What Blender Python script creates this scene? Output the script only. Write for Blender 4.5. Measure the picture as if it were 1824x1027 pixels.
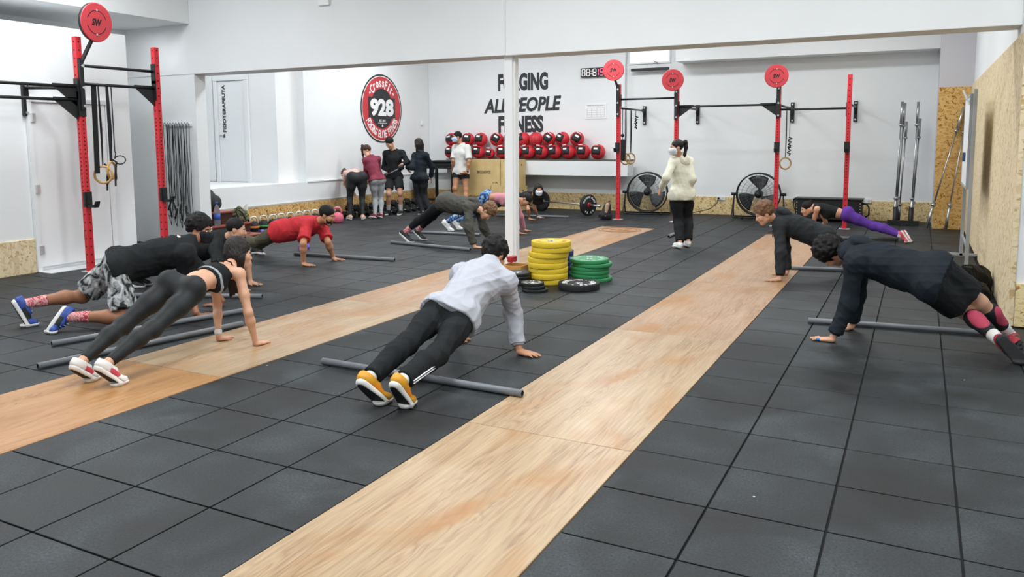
import bpy, bmesh, math, random
import numpy as np
from mathutils import Vector, Matrix

for o in list(bpy.data.objects): bpy.data.objects.remove(o, do_unlink=True)
random.seed(7); RNG = np.random.default_rng(7)
SC = bpy.context.scene
COL = SC.collection

# ------------------------------------------------------------------ camera
cam = bpy.data.objects.new('camera', bpy.data.cameras.new('camera')); COL.objects.link(cam)
cam.data.sensor_width = 36.0; cam.data.sensor_fit = 'HORIZONTAL'
cam.data.lens = 36.0*1414.227/1824.0
cam.data.shift_y = -(513.5-402.171)/1824.0
cam.data.clip_start = 0.05; cam.data.clip_end = 100
YAW, PITCH, ROLL = -0.473925, 0.1084564, -0.00584284
_cy, _sy, _cp, _sp = math.cos(YAW), math.sin(YAW), math.cos(PITCH), math.sin(PITCH)
_f = Vector((_sy*_cp, _cy*_cp, -_sp)); _r = Vector((_cy, -_sy, 0)); _u = _r.cross(_f)
_R = math.cos(ROLL)*_r+math.sin(ROLL)*_u; _U = -math.sin(ROLL)*_r+math.cos(ROLL)*_u
cam.matrix_world = Matrix(((_R.x, _U.x, -_f.x, 0), (_R.y, _U.y, -_f.y, 0), (_R.z, _U.z, -_f.z, 1.613), (0, 0, 0, 1)))
SC.camera = cam

# ------------------------------------------------------------------ world, lights, exposure
w = bpy.data.worlds.new('world'); SC.world = w; w.use_nodes = True
w.node_tree.nodes['Background'].inputs[0].default_value = (0.75, 0.85, 1, 1)
w.node_tree.nodes['Background'].inputs[1].default_value = 0.3
SC.view_settings.view_transform = 'Standard'; SC.view_settings.look = 'None'
SC.view_settings.exposure = 0.0; SC.view_settings.gamma = 1.0; SC.view_settings.use_curve_mapping = False

def area(name, loc, sx, sy, power, col=(0.95, 0.98, 1.0)):
    l = bpy.data.lights.new(name, 'AREA'); l.shape = 'RECTANGLE'; l.size = sx; l.size_y = sy; l.energy = power; l.color = col
    o = bpy.data.objects.new(name, l); COL.objects.link(o); o.location = loc
    return o
LP = 0.92
for (x, y, e) in ((-7.7, 0.5, 85), (-3.2, 0.5, 80), (0.6, 0.5, 75), (-8.3, 3.2, 90), (-3.2, 3.2, 90), (0.2, 3.2, 85), (-8.4, 5.9, 100), (-3.4, 5.9, 100), (0.1, 5.9, 90),
                  (-9.0, 10.6, 85), (-5.4, 10.6, 95), (-1.6, 10.6, 82), (-9.0, 13.9, 105), (-5.4, 14.1, 115), (-1.6, 13.9, 80), (-12.3, 10.2, 24)):
    area('ceiling_lamp', (x, y, 4.35), 1.6, 0.5, e*LP)

area('alcove_fill', (-10.5, 8.05, 3.30), .5, .2, 4.5)  # unseen fill light, added to brighten the alcove and its pillar; no fixture here
# ------------------------------------------------------------------ material helpers
def srgb(c):
    if isinstance(c, str):
        c = tuple(int(c[i:i+2], 16) for i in (0, 2, 4))
    return tuple(((v/255)/12.92 if v/255 <= 0.04045 else (((v/255)+0.055)/1.055)**2.4) for v in c)+(1.0,)
MATS = {}
def mat(name, col, rough=0.6, metal=0.0, var=0.0, vscale=8.0, bump=0.0, bscale=60.0, spec=0.5, emit=0.0, alpha=1.0, trans=0.0):
    if name in MATS: return MATS[name]
    m = bpy.data.materials.new(name); m.use_nodes = True; nt = m.node_tree; b = nt.nodes['Principled BSDF']
    c = srgb(col)
    b.inputs['Base Color'].default_value = c; b.inputs['Roughness'].default_value = rough; b.inputs['Metallic'].default_value = metal
    b.inputs['Specular IOR Level'].default_value = spec
    if trans: b.inputs['Transmission Weight'].default_value = trans
    if emit: b.inputs['Emission Color'].default_value = c; b.inputs['Emission Strength'].default_value = emit
    if var or bump:
        tc = nt.nodes.new('ShaderNodeTexCoord')
    if var:
        n = nt.nodes.new('ShaderNodeTexNoise'); n.inputs['Scale'].default_value = vscale; n.inputs['Detail'].default_value = 5
        nt.links.new(tc.outputs['Object'], n.inputs['Vector'])
        r = nt.nodes.new('ShaderNodeValToRGB'); r.color_ramp.elements[0].position = .3; r.color_ramp.elements[1].position = .7
        r.color_ramp.elements[0].color = tuple(v*(1-var) for v in c[:3])+(1,); r.color_ramp.elements[1].color = tuple(min(1, v*(1+var)) for v in c[:3])+(1,)
        nt.links.new(n.outputs['Fac'], r.inputs[0]); nt.links.new(r.outputs[0], b.inputs['Base Color'])
    if bump:
        n2 = nt.nodes.new('ShaderNodeTexNoise'); n2.inputs['Scale'].default_value = bscale; n2.inputs['Detail'].default_value = 4
        nt.links.new(tc.outputs['Object'], n2.inputs['Vector'])
        bp = nt.nodes.new('ShaderNodeBump'); bp.inputs['Strength'].default_value = bump; bp.inputs['Distance'].default_value = 0.01
        nt.links.new(n2.outputs['Fac'], bp.inputs['Height']); nt.links.new(bp.outputs[0], b.inputs['Normal'])
    MATS[name] = m
    return m
def ramp(nt, stops):
    r = nt.nodes.new('ShaderNodeValToRGB'); e = r.color_ramp.elements
    while len(e) < len(stops): e.new(0.5)
    for i, (p, c) in enumerate(stops): e[i].position = p; e[i].color = srgb(c) if not isinstance(c, float) else (c, c, c, 1)
    return r
def mapping(nt, scale, rot=(0, 0, 0), src='Object', loc=(0, 0, 0)):
    tc = nt.nodes.new('ShaderNodeTexCoord'); mp = nt.nodes.new('ShaderNodeMapping')
    mp.inputs['Scale'].default_value = scale; mp.inputs['Rotation'].default_value = rot; mp.inputs['Location'].default_value = loc
    nt.links.new(tc.outputs[src], mp.inputs[0]); return mp
def newmat(name, rough=0.6, spec=0.5):
    m = bpy.data.materials.new(name); m.use_nodes = True; b = m.node_tree.nodes['Principled BSDF']
    b.inputs['Roughness'].default_value = rough; b.inputs['Specular IOR Level'].default_value = spec
    MATS[name] = m
    return m, m.node_tree, b
def mixc(nt, a, bsock, fac, mode='MIX'):
    x = nt.nodes.new('ShaderNodeMix'); x.data_type = 'RGBA'; x.blend_type = mode
    for s, v in ((x.inputs[6], a), (x.inputs[7], bsock), (x.inputs[0], fac)):
        if hasattr(v, 'links') or hasattr(v, 'is_linked'): nt.links.new(v, s)
        elif isinstance(v, (int, float)): s.default_value = v
        else: s.default_value = srgb(v)
    return x.outputs[2]

def osb_material(name, axis, c0, c1, c2):
    """oriented strand board: short strands laid in two crossing directions, in the plane whose normal is axis"""
    m, nt, b = newmat(name, 0.75, 0.3)
    outs = []
    for k, (ang, sc) in enumerate(((0.5, 1.0), (-0.75, 1.15), (1.5, 0.9))):
        long_ = 52*sc; k9 = 15*sc
        if axis == 'y': s = (long_, k9, k9); rot = (0, ang, 0)
        else: s = (k9, k9, long_); rot = (ang, 0, 0)
        mp = mapping(nt, s, (0, 0, 0)); mp2 = nt.nodes.new('ShaderNodeMapping'); mp2.inputs['Rotation'].default_value = rot
        tc = nt.nodes.new('ShaderNodeTexCoord'); nt.links.new(tc.outputs['Object'], mp2.inputs[0]); nt.links.new(mp2.outputs[0], mp.inputs[0])
        v = nt.nodes.new('ShaderNodeTexVoronoi'); v.inputs['Scale'].default_value = 1.0
        nt.links.new(mp.outputs[0], v.inputs['Vector']); outs.append(v.outputs['Color'])
    sep = [nt.nodes.new('ShaderNodeSeparateColor') for _ in outs]
    for o, s in zip(outs, sep): nt.links.new(o, s.inputs[0])
    r1 = ramp(nt, [(0.0, c2), (0.25, c0), (0.7, c1), (1.0, c1)]); nt.links.new(sep[0].outputs[0], r1.inputs[0])
    r2 = ramp(nt, [(0.0, c2), (0.2, c0), (0.75, c1), (1.0, c1)]); nt.links.new(sep[1].outputs[0], r2.inputs[0])
    r3 = ramp(nt, [(0.0, c0), (0.55, c1), (1.0, c1)]); nt.links.new(sep[2].outputs[0], r3.inputs[0])
    st1 = nt.nodes.new('ShaderNodeMath'); st1.operation = 'GREATER_THAN'; st1.inputs[1].default_value = 0.5; nt.links.new(sep[0].outputs[1], st1.inputs[0])
    st2 = nt.nodes.new('ShaderNodeMath'); st2.operation = 'GREATER_THAN'; st2.inputs[1].default_value = 0.6; nt.links.new(sep[2].outputs[1], st2.inputs[0])
    c = mixc(nt, r1.outputs[0], r2.outputs[0], st1.outputs[0]); c = mixc(nt, c, r3.outputs[0], st2.outputs[0])
    nt.links.new(c, b.inputs['Base Color'])
    bp = nt.nodes.new('ShaderNodeBump'); bp.inputs['Strength'].default_value = .15; bp.inputs['Distance'].default_value = .004
    nt.links.new(sep[0].outputs[0], bp.inputs['Height']); nt.links.new(bp.outputs[0], b.inputs['Normal'])
    return m
def ply_material(name, base, light, dark, rough=0.33, seed=0.0, stain='a9763f'):
    m, nt, b = newmat(name, rough, 0.5)
    mp = mapping(nt, (6.0, 0.55, 1.0), src='Object', loc=(seed, seed*1.7, 0))
    oi = nt.nodes.new('ShaderNodeObjectInfo'); ad = nt.nodes.new('ShaderNodeVectorMath'); ad.operation = 'MULTIPLY_ADD'
    ad.inputs[1].default_value = (1, 1, 1); cx = nt.nodes.new('ShaderNodeCombineXYZ')
    ml = nt.nodes.new('ShaderNodeMath'); ml.operation = 'MULTIPLY'; ml.inputs[1].default_value = 40; nt.links.new(oi.outputs['Random'], ml.inputs[0])
    nt.links.new(ml.outputs[0], cx.inputs[0]); nt.links.new(ml.outputs[0], cx.inputs[1]); nt.links.new(mp.outputs[0], ad.inputs[0]); nt.links.new(cx.outputs[0], ad.inputs[2])
    n = nt.nodes.new('ShaderNodeTexNoise'); n.inputs['Scale'].default_value = 1.3; n.inputs['Detail'].default_value = 3; n.inputs['Distortion'].default_value = 1.2
    nt.links.new(ad.outputs[0], n.inputs['Vector'])
    wv = nt.nodes.new('ShaderNodeMath'); wv.operation = 'MULTIPLY'; wv.inputs[1].default_value = 20; nt.links.new(n.outputs['Fac'], wv.inputs[0])
    fr = nt.nodes.new('ShaderNodeMath'); fr.operation = 'PINGPONG'; fr.inputs[1].default_value = 1.0; nt.links.new(wv.outputs[0], fr.inputs[0])
    r = ramp(nt, [(0.0, dark), (0.35, base), (1.0, light)]); nt.links.new(fr.outputs[0], r.inputs[0])
    n2 = nt.nodes.new('ShaderNodeTexNoise'); n2.inputs['Scale'].default_value = 1.0; n2.inputs['Detail'].default_value = 2
    nt.links.new(ad.outputs[0], n2.inputs['Vector'])
    r2 = ramp(nt, [(0.3, 0.0), (0.7, 1.0)]); nt.links.new(n2.outputs['Fac'], r2.inputs[0])
    c = mixc(nt, r.outputs[0], base, 0.35); c = mixc(nt, c, light, r2.outputs[0])
    n3 = nt.nodes.new('ShaderNodeTexNoise'); n3.inputs['Scale'].default_value = 1.0; n3.inputs['Detail'].default_value = 6
    mp3 = mapping(nt, (60, 2.5, 1), src='Object'); nt.links.new(mp3.outputs[0], n3.inputs['Vector'])
    r3 = ramp(nt, [(0.32, 0.66), (0.6, 1.0)]); nt.links.new(n3.outputs['Fac'], r3.inputs[0])
    c = mixc(nt, c, r3.outputs[0], 0.6, 'MULTIPLY')
    n5 = nt.nodes.new('ShaderNodeTexNoise'); n5.inputs['Scale'].default_value = 1.0; n5.inputs['Detail'].default_value = 4; n5.inputs['Distortion'].default_value = .6
    mp5 = nt.nodes.new('ShaderNodeMapping'); mp5.inputs['Scale'].default_value = (.35, 1.6, 1); nt.links.new(ad.outputs[0], mp5.inputs[0]); nt.links.new(mp5.outputs[0], n5.inputs['Vector'])
    r5 = ramp(nt, [(0.52, 0.0), (0.70, 0.8)]); nt.links.new(n5.outputs['Fac'], r5.inputs[0])
    c = mixc(nt, c, stain, r5.outputs[0])
    vo = nt.nodes.new('ShaderNodeTexVoronoi'); vo.inputs['Scale'].default_value = 3.2; nt.links.new(mapping(nt, (1, .55, .01)).outputs[0], vo.inputs['Vector'])
    lt = nt.nodes.new('ShaderNodeMath'); lt.operation = 'LESS_THAN'; lt.inputs[1].default_value = .028; nt.links.new(vo.outputs['Distance'], lt.inputs[0]); c = mixc(nt, c, '5d4026', lt.outputs[0])
    nt.links.new(c, b.inputs['Base Color'])
    n4 = nt.nodes.new('ShaderNodeTexNoise'); n4.inputs['Scale'].default_value = 5; nt.links.new(mapping(nt, (1, 1, 1)).outputs[0], n4.inputs['Vector'])
    mr = nt.nodes.new('ShaderNodeMapRange'); mr.inputs[3].default_value = rough-.06; mr.inputs[4].default_value = rough+.14
    nt.links.new(n4.outputs['Fac'], mr.inputs[0]); nt.links.new(mr.outputs[0], b.inputs['Roughness'])
    return m
def rubber_material():
    m, nt, b = newmat('rubber_tile', 0.62, 0.45)
    oi = nt.nodes.new('ShaderNodeObjectInfo'); tc = nt.nodes.new('ShaderNodeTexCoord')
    geo = nt.nodes.new('ShaderNodeNewGeometry')
    n = nt.nodes.new('ShaderNodeTexNoise'); n.inputs['Scale'].default_value = 2.2; n.inputs['Detail'].default_value = 4; nt.links.new(geo.outputs['Position'], n.inputs['Vector'])
    r = ramp(nt, [(0.32, '14181a'), (0.5, '22272a'), (0.68, '33393b')]); nt.links.new(n.outputs['Fac'], r.inputs[0])
    n2 = nt.nodes.new('ShaderNodeTexNoise'); n2.inputs['Scale'].default_value = 85; n2.inputs['Detail'].default_value = 4; n2.inputs['Roughness'].default_value = .75; nt.links.new(geo.outputs['Position'], n2.inputs['Vector'])
    r2 = ramp(nt, [(0.36, 0.38), (0.64, 1.62)]); nt.links.new(n2.outputs['Fac'], r2.inputs[0])
    c = mixc(nt, r.outputs[0], r2.outputs[0], 1.0, 'MULTIPLY')
    mr = nt.nodes.new('ShaderNodeMapRange'); mr.inputs[3].default_value = .75; mr.inputs[4].default_value = 1.25; nt.links.new(oi.outputs['Random'], mr.inputs[0])
    c = mixc(nt, c, mr.outputs[0], 1.0, 'MULTIPLY')
    n4 = nt.nodes.new('ShaderNodeTexNoise'); n4.inputs['Scale'].default_value = 1.1; n4.inputs['Detail'].default_value = 6; n4.inputs['Roughness'].default_value = .7
    nt.links.new(geo.outputs['Position'], n4.inputs['Vector'])
    r4 = ramp(nt, [(0.66, 0.0), (0.78, 0.35)]); nt.links.new(n4.outputs['Fac'], r4.inputs[0])
    c = mixc(nt, c, '7d8284', r4.outputs[0])
    n6 = nt.nodes.new('ShaderNodeTexNoise'); n6.inputs['Scale'].default_value = 1.4; n6.inputs['Detail'].default_value = 7; n6.inputs['Distortion'].default_value = .8; nt.links.new(geo.outputs['Position'], n6.inputs['Vector'])
    r6 = ramp(nt, [(0.36, 0.45), (0.5, 1.0)]); nt.links.new(n6.outputs['Fac'], r6.inputs[0]); c = mixc(nt, c, r6.outputs[0], 1.0, 'MULTIPLY')
    vo = nt.nodes.new('ShaderNodeTexVoronoi'); vo.inputs['Scale'].default_value = 2.6; nt.links.new(geo.outputs['Position'], vo.inputs['Vector'])
    lt = nt.nodes.new('ShaderNodeMath'); lt.operation = 'LESS_THAN'; lt.inputs[1].default_value = .016; nt.links.new(vo.outputs['Distance'], lt.inputs[0]); c = mixc(nt, c, 'c9cccb', lt.outputs[0])
    nt.links.new(c, b.inputs['Base Color'])
    bp = nt.nodes.new('ShaderNodeBump'); bp.inputs['Strength'].default_value = .35; bp.inputs['Distance'].default_value = .004
    nt.links.new(n2.outputs['Fac'], bp.inputs['Height']); nt.links.new(bp.outputs[0], b.inputs['Normal'])
    mr2 = nt.nodes.new('ShaderNodeMapRange'); mr2.inputs[3].default_value = .42; mr2.inputs[4].default_value = .72; nt.links.new(n.outputs['Fac'], mr2.inputs[0]); nt.links.new(mr2.outputs[0], b.inputs['Roughness'])
    return m

# ------------------------------------------------------------------ mesh helpers
def raw_mesh(name, V, quads=None, tris=None, smooth=True):
    V = np.asarray(V, np.float32); me = bpy.data.meshes.new(name)
    q = np.zeros((0, 4), np.int32) if quads is None or len(quads) == 0 else np.asarray(quads, np.int32)
    t = np.zeros((0, 3), np.int32) if tris is None or len(tris) == 0 else np.asarray(tris, np.int32)
    me.vertices.add(len(V)); me.vertices.foreach_set('co', V.ravel())
    loops = np.concatenate([q.ravel(), t.ravel()]); me.loops.add(len(loops)); me.loops.foreach_set('vertex_index', loops)
    nf = len(q)+len(t); me.polygons.add(nf)
    ls = np.concatenate([np.arange(len(q))*4, len(q)*4+np.arange(len(t))*3]).astype(np.int32)
    me.polygons.foreach_set('loop_start', ls)
    if smooth: me.polygons.foreach_set('use_smooth', np.ones(nf, bool))
    me.update(calc_edges=True); me.validate()
    return me
def frame_to(d):
    d = Vector(d).normalized(); a = Vector((0, 0, 1)) if abs(d.z) < .95 else Vector((1, 0, 0))
    x = a.cross(d).normalized(); return x, d.cross(x), d
class MB:
    """collects shapes; every face remembers its material slot"""
    def __init__(s): s.bm = bmesh.new(); s.mats = []; s.cur = 0; s.sm = False
    def m(s, material, smooth=None):
        if material not in s.mats: s.mats.append(material)
        s.cur = s.mats.index(material)
        if smooth is not None: s.sm = smooth
        return s
    def face(s, vs):
        try: f = s.bm.faces.new(vs); f.material_index = s.cur; f.smooth = s.sm; return f
        except ValueError: return None
    def box(s, lo, hi, bev=0.0, M=None):
        lo, hi = Vector(lo), Vector(hi); t = bmesh.new(); bmesh.ops.create_cube(t, size=1)
        for v in t.verts: v.co = Vector(((lo[i]+hi[i])/2+v.co[i]*(hi[i]-lo[i])) for i in range(3))
        if bev: bmesh.ops.bevel(t, geom=t.edges[:], offset=bev, segments=1, affect='EDGES', profile=.5)
        return s.merge(t, M)
    def merge(s, t, M=None):
        mp = {}
        for v in t.verts: mp[v] = s.bm.verts.new(M @ v.co if M else v.co)
        for f in t.faces: s.face([mp[v] for v in f.verts])
        t.free(); return s
    def lathe(s, prof, n=24, M=None, cap=True):
        """prof: (radius, height) pairs about z"""
        rings = []
        for r, h in prof:
            if r < 1e-5:
                p = Vector((0, 0, h)); rings.append([s.bm.verts.new(M @ p if M else p)])
            else:
                L = []
                for i in range(n):
                    a = 2*math.pi*i/n; p = Vector((r*math.cos(a), r*math.sin(a), h)); L.append(s.bm.verts.new(M @ p if M else p))
                rings.append(L)
        for A, B in zip(rings, rings[1:]):
            for i in range(n):
                j = (i+1) % n
                if len(A) == 1 and len(B) == 1: continue
                if len(A) == 1: s.face([A[0], B[i], B[j]][::-1] if False else [A[0], B[j], B[i]][::-1])
                elif len(B) == 1: s.face([A[i], A[j], B[0]])
                else: s.face([A[i], A[j], B[j], B[i]])
        if cap:
            if len(rings[0]) > 1: s.face(rings[0][::-1])
            if len(rings[-1]) > 1: s.face(rings[-1])
        return s
    def cyl(s, a, b, r, r2=None, n=12, cap=True):
        a, b = Vector(a), Vector(b); x, y, d = frame_to(b-a); L = (b-a).length
        M = Matrix(((x.x, y.x, d.x, a.x), (x.y, y.y, d.y, a.y), (x.z, y.z, d.z, a.z), (0, 0, 0, 1)))
        return s.lathe([(r, 0), (r if r2 is None else r2, L)], n, M, cap)
    def tube(s, pts, r, n=6, closed=False, cap=True):
        pts = [Vector(p) for p in pts]; rings = []; N = len(pts); prev = None
        for i, p in enumerate(pts):
            if closed: d = pts[(i+1) % N]-pts[i-1]
            else: d = pts[min(i+1, N-1)]-pts[max(i-1, 0)]
            d.normalize()
            if prev is None: x, y, _ = frame_to(d)
            else:
                x = prev-d*prev.dot(d); x = x.normalized() if x.length > 1e-6 else frame_to(d)[0]; y = d.cross(x)
            prev = x; rr = r[i] if isinstance(r, (list, tuple)) else r
            rings.append([s.bm.verts.new(p+(x*math.cos(2*math.pi*k/n)+y*math.sin(2*math.pi*k/n))*rr) for k in range(n)])
        for i in range(N if closed else N-1):
            A, B = rings[i], rings[(i+1) % N]
            for k in range(n): s.face([A[k], A[(k+1) % n], B[(k+1) % n], B[k]])
        if not closed and cap: s.face(rings[0][::-1]); s.face(rings[-1])
        return s
    def strip(s, pts, wvec, t):
        """flat strap following pts, width vector wvec, thickness t"""
        pts = [Vector(p) for p in pts]; wv = Vector(wvec); rings = []
        for i, p in enumerate(pts):
            d = (pts[min(i+1, len(pts)-1)]-pts[max(i-1, 0)]).normalized(); nn = d.cross(wv).normalized()*t/2
            rings.append([s.bm.verts.new(q) for q in (p-wv/2-nn, p+wv/2-nn, p+wv/2+nn, p-wv/2+nn)])
        for A, B in zip(rings, rings[1:]):
            for k in range(4): s.face([A[k], A[(k+1) % 4], B[(k+1) % 4], B[k]])
        s.face(rings[0][::-1]); s.face(rings[-1]); return s
    def torus(s, c, nrm, R, r, n=28, k=8):
        x, y, d = frame_to(nrm); c = Vector(c)
        return s.tube([c+(x*math.cos(2*math.pi*i/n)+y*math.sin(2*math.pi*i/n))*R for i in range(n)], r, k, closed=True)
    def poly(s, pts, ext):
        """flat polygon pts extruded by the vector ext"""
        e = Vector(ext); A = [s.bm.verts.new(Vector(p)) for p in pts]; B = [s.bm.verts.new(Vector(p)+e) for p in pts]
        s.face(A[::-1]); s.face(B)
        for i in range(len(A)): s.face([A[i], A[(i+1) % len(A)], B[(i+1) % len(A)], B[i]])
        return s
    def ball(s, c, r, n=12, M=None):
        c = Vector(c); rr = r if hasattr(r, '__len__') else (r, r, r)
        t = bmesh.new(); bmesh.ops.create_uvsphere(t, u_segments=n*2 if n < 10 else n+8, v_segments=n, radius=1)
        T = Matrix.Translation(c) @ (M.to_4x4() if M else Matrix()) @ Matrix.Diagonal((*rr, 1))
        return s.merge(t, T)
    def build(s, name, parent=None, loc=None):
        if loc is not None:
            for v in s.bm.verts: v.co -= Vector(loc)
        bmesh.ops.recalc_face_normals(s.bm, faces=s.bm.faces[:])
        me = bpy.data.meshes.new(name); s.bm.to_mesh(me); s.bm.free()
        for mm in s.mats: me.materials.append(mm)
        o = bpy.data.objects.new(name, me); COL.objects.link(o)
        if loc is not None: o.location = loc
        if parent is not None: o.parent = parent
        return o
def link_mesh(name, me, material, parent=None):
    if material is not None: me.materials.append(material)
    o = bpy.data.objects.new(name, me); COL.objects.link(o)
    if parent is not None: o.parent = parent
    return o
def tag(o, label=None, cat=None, group=None, kind=None):
    if label: o['label'] = label
    if cat: o['category'] = cat
    if group: o['group'] = group
    if kind: o['kind'] = kind
    return o
def thing(name, label, cat, loc=(0, 0, 0), group=None, rot=None):
    o = bpy.data.objects.new(name, None); COL.objects.link(o); o.location = loc; o.empty_display_size = .1
    if rot is not None: o.rotation_euler = rot
    return tag(o, label, cat, group)
def dup(root, loc, rot=None, label=None, group=None):
    def cp(o, par):
        c = o.copy(); COL.objects.link(c)
        if par is not None: c.parent = par
        for ch in o.children: cp(ch, c)
        return c
    r = cp(root, None); r.location = loc
    if rot is not None: r.rotation_euler = rot
    if label: r['label'] = label
    if group: r['group'] = group
    return r
def struct(o): o['kind'] = 'structure'; return o
def sbox(name, lo, hi, material, bev=0.0, parent=None):
    o = MB().m(material).box(lo, hi, bev).build(name, parent)
    return struct(o) if parent is None else o
_tc = {}
def text_shape(body, size=1.0, bold=0.0, ext=0.004, shear=0.0):
    """lettering as verts/faces in the local xy plane, centred"""
    cu = bpy.data.curves.new('lettering', 'FONT'); cu.body = body; cu.size = size; cu.offset = bold; cu.extrude = ext; cu.shear = shear
    cu.align_x = 'CENTER'; cu.align_y = 'CENTER'; cu.resolution_u = 3; cu.fill_mode = 'BOTH'
    o = bpy.data.objects.new('lettering', cu); COL.objects.link(o)
    dg = bpy.context.evaluated_depsgraph_get(); dg.update()
    me = bpy.data.meshes.new_from_object(o.evaluated_get(dg)); t = bmesh.new(); t.from_mesh(me)
    bpy.data.objects.remove(o); bpy.data.curves.remove(cu); bpy.data.meshes.remove(me)
    return t
def fit(t, wd, ht):
    """scale a lettering to an exact width and height about its centre"""
    xs = [v.co.x for v in t.verts]; ys = [v.co.y for v in t.verts]
    cx, cy = (min(xs)+max(xs))/2, (min(ys)+max(ys))/2; sx, sy = wd/(max(xs)-min(xs)), ht/(max(ys)-min(ys))
    for v in t.verts: v.co.x = (v.co.x-cx)*sx; v.co.y = (v.co.y-cy)*sy
    return t
def plane_M(origin, right, up):
    r, u = Vector(right).normalized(), Vector(up).normalized(); n = r.cross(u); o = Vector(origin)
    return Matrix(((r.x, u.x, n.x, o.x), (r.y, u.y, n.y, o.y), (r.z, u.z, n.z, o.z), (0, 0, 0, 1)))
def arc_text(mb, body, rad, hgt, wid, a0, a1, M, bottom=False, ext=.003, bold=.02):
    """letters along a circle; angles in degrees measured from +x"""
    n = len(body)
    for i, ch in enumerate(body):
        if ch == ' ': continue
        a = math.radians(a0+(a1-a0)*(i+.5)/n)
        t = text_shape(ch, 1, bold, ext)
        ys = [v.co.y for v in t.verts]; hh = max(ys)-min(ys)
        k = hgt*min(1, hh/.72 if ch.islower() or ch in '-.' else 1)
        xs = [v.co.x for v in t.verts]; ww = wid*min(1.0, max(.35, (max(xs)-min(xs))/.55))
        fit(t, ww, max(k, hgt*.12))
        rot = a-math.pi/2 if not bottom else a+math.pi/2
        L = Matrix.Translation((rad*math.cos(a), rad*math.sin(a), 0)) @ Matrix.Rotation(rot, 4, 'Z')
        mb.merge(t, M @ L)

# ------------------------------------------------------------------ materials of the place
wall_w = mat('wall_paint', 'eceff0', .65, var=.015, vscale=1.5)
wall_g = mat('wall_paint_grey', 'd3d6d8', .7, var=.03, vscale=1.2)
lilac = mat('pillar_paint', 'c9c8cd', .7)
white_p = mat('white_lacquer', 'f0f2f3', .4)
osb_y = osb_material('osb_front', 'y', 'd8b678', 'ecd9a8', '9c7336')
osb_dark = osb_material('osb_side', 'x', 'b98a4c', 'd9b679', '7c5124')
osb_x = osb_material('osb_right', 'x', 'd6c097', 'e6d6b3', 'b59763')
osb_pil = osb_material('osb_pillar', 'y', 'c4954f', 'dcb775', '855a26')
plyA = ply_material('plywood_pale', 'a98a69', 'bfa685', '7e5c3c', .30, 0)
plyB = ply_material('plywood_warm', 'ab7846', 'bd8f5d', '85562a', .27, 5, '95602f')
plyC = ply_material('plywood_sand', 'a78566', 'b99a7c', '876342', .38, 9)
rubber = rubber_material()
under = mat('seam_black', '101213', .9)
black_m = mat('black_steel', '17191b', .45, spec=.5)
black_r = mat('black_rubber', '1a1c1e', .7, var=.15, bump=.1)
red_p = mat('red_powder_coat', 'd02a35', .4, var=.05)
red_d = mat('red_disc', 'cb4049', .5)
steel = mat('bar_steel', 'b9bcbe', .28, metal=.9)
steel_d = mat('bar_steel_dark', '8d9092', .35, metal=.9)
zinc = mat('bolt_zinc', 'dfe3e4', .3, metal=.6)
hole_m = mat('hole_dark', '2a1013', .9)
pvc = mat('pvc_grey', '777b80', .35, var=.04)
pvc_in = mat('pvc_bore', '26282b', .8)
wood_ply = mat('birch_ply', 'd9bd85', .55, var=.08, vscale=5)
wood_ring = mat('ring_wood', 'c59a5a', .5, var=.12, vscale=20)
strap_m = mat('strap_black', '15171a', .85)
letter = mat('lettering_dark', '33373a', .7)
letter_k = mat('lettering_black', '1d2022', .6)
white_l = mat('lettering_white', 'f2f3f3', .6)

# ------------------------------------------------------------------ floor: slab, tiles, plywood lanes
floor_o = struct(MB().m(under).box((-13.2, -4.2, -.30), (3.2, 17.3, -.012)).build('floor'))
G = .010
def tile_mesh(sx, sy):
    t = MB().m(rubber); t.box((-sx/2+G/2, -sy/2+G/2, -.02), (sx/2-G/2, sy/2-G/2, 0), .0018)
    o = t.build('rubber_tile'); me = o.data; bpy.data.objects.remove(o); return me
def px(x, y, z=0.):
    d = Vector((x, y, z-1.613)); c = (d.dot(_R), d.dot(_U), d.dot(_f))
    if c[2] < .1: return None
    return (912+1414.227*c[0]/c[2], 402.17-1414.227*c[1]/c[2], c[2])
T = .49
ycuts = [3.85+T*k for k in range(-16, 28)]
mid = [-4.194, -3.712, -3.226, -2.737, -2.247]
right = [-1.258+T*k for k in range(0, 9)]
left = [-5.2-T*k for k in range(0, 16)]
colsx = [(a, b, 'm') for a, b in zip(mid, mid[1:])]+[(a, b, 'r') for a, b in zip(right, right[1:])]+[(b, a, 'l') for a, b in zip(left, left[1:])]
cells = []
for a, b, s in colsx:
    for y0, y1 in zip(ycuts, ycuts[1:]):
        if y0 < -2.2: continue
        if a > .70 and y1 > 7.95: continue
        bb = min(b, .73) if y1 > 7.95 else b
        if bb-a < .1: continue
        yy1 = min(y1, 17.0)
        if yy1-y0 < .05: continue
        if s == 'l' and b < -9.7 and y1 < 7.2: continue
        if b < -10.95: continue
        cells.append((a, bb, y0, yy1))
for k in (0, 1):     # tiles across the heads of the two lanes
    xs = (-5.2, -4.194) if k == 0 else (-2.247, -1.258)
    y = 13.87
    while y < 16.95:
        y1 = min(y+T, 17.0)
        for j in (0, 1):
            w_ = (xs[1]-xs[0])/2; cells.append((xs[0]+j*w_, xs[0]+(j+1)*w_, y, y1))
        y = y1
def score(c):
    p = px((c[0]+c[1])/2, (c[2]+c[3])/2)
    if p is None: return 1e6+abs(c[2])
    vis = -90 < p[0] < 1914 and p[1] < 1110
    return p[2]+(0 if vis else 1000)
cells.sort(key=score)
shared = {}; rest = MB().m(rubber)
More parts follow.
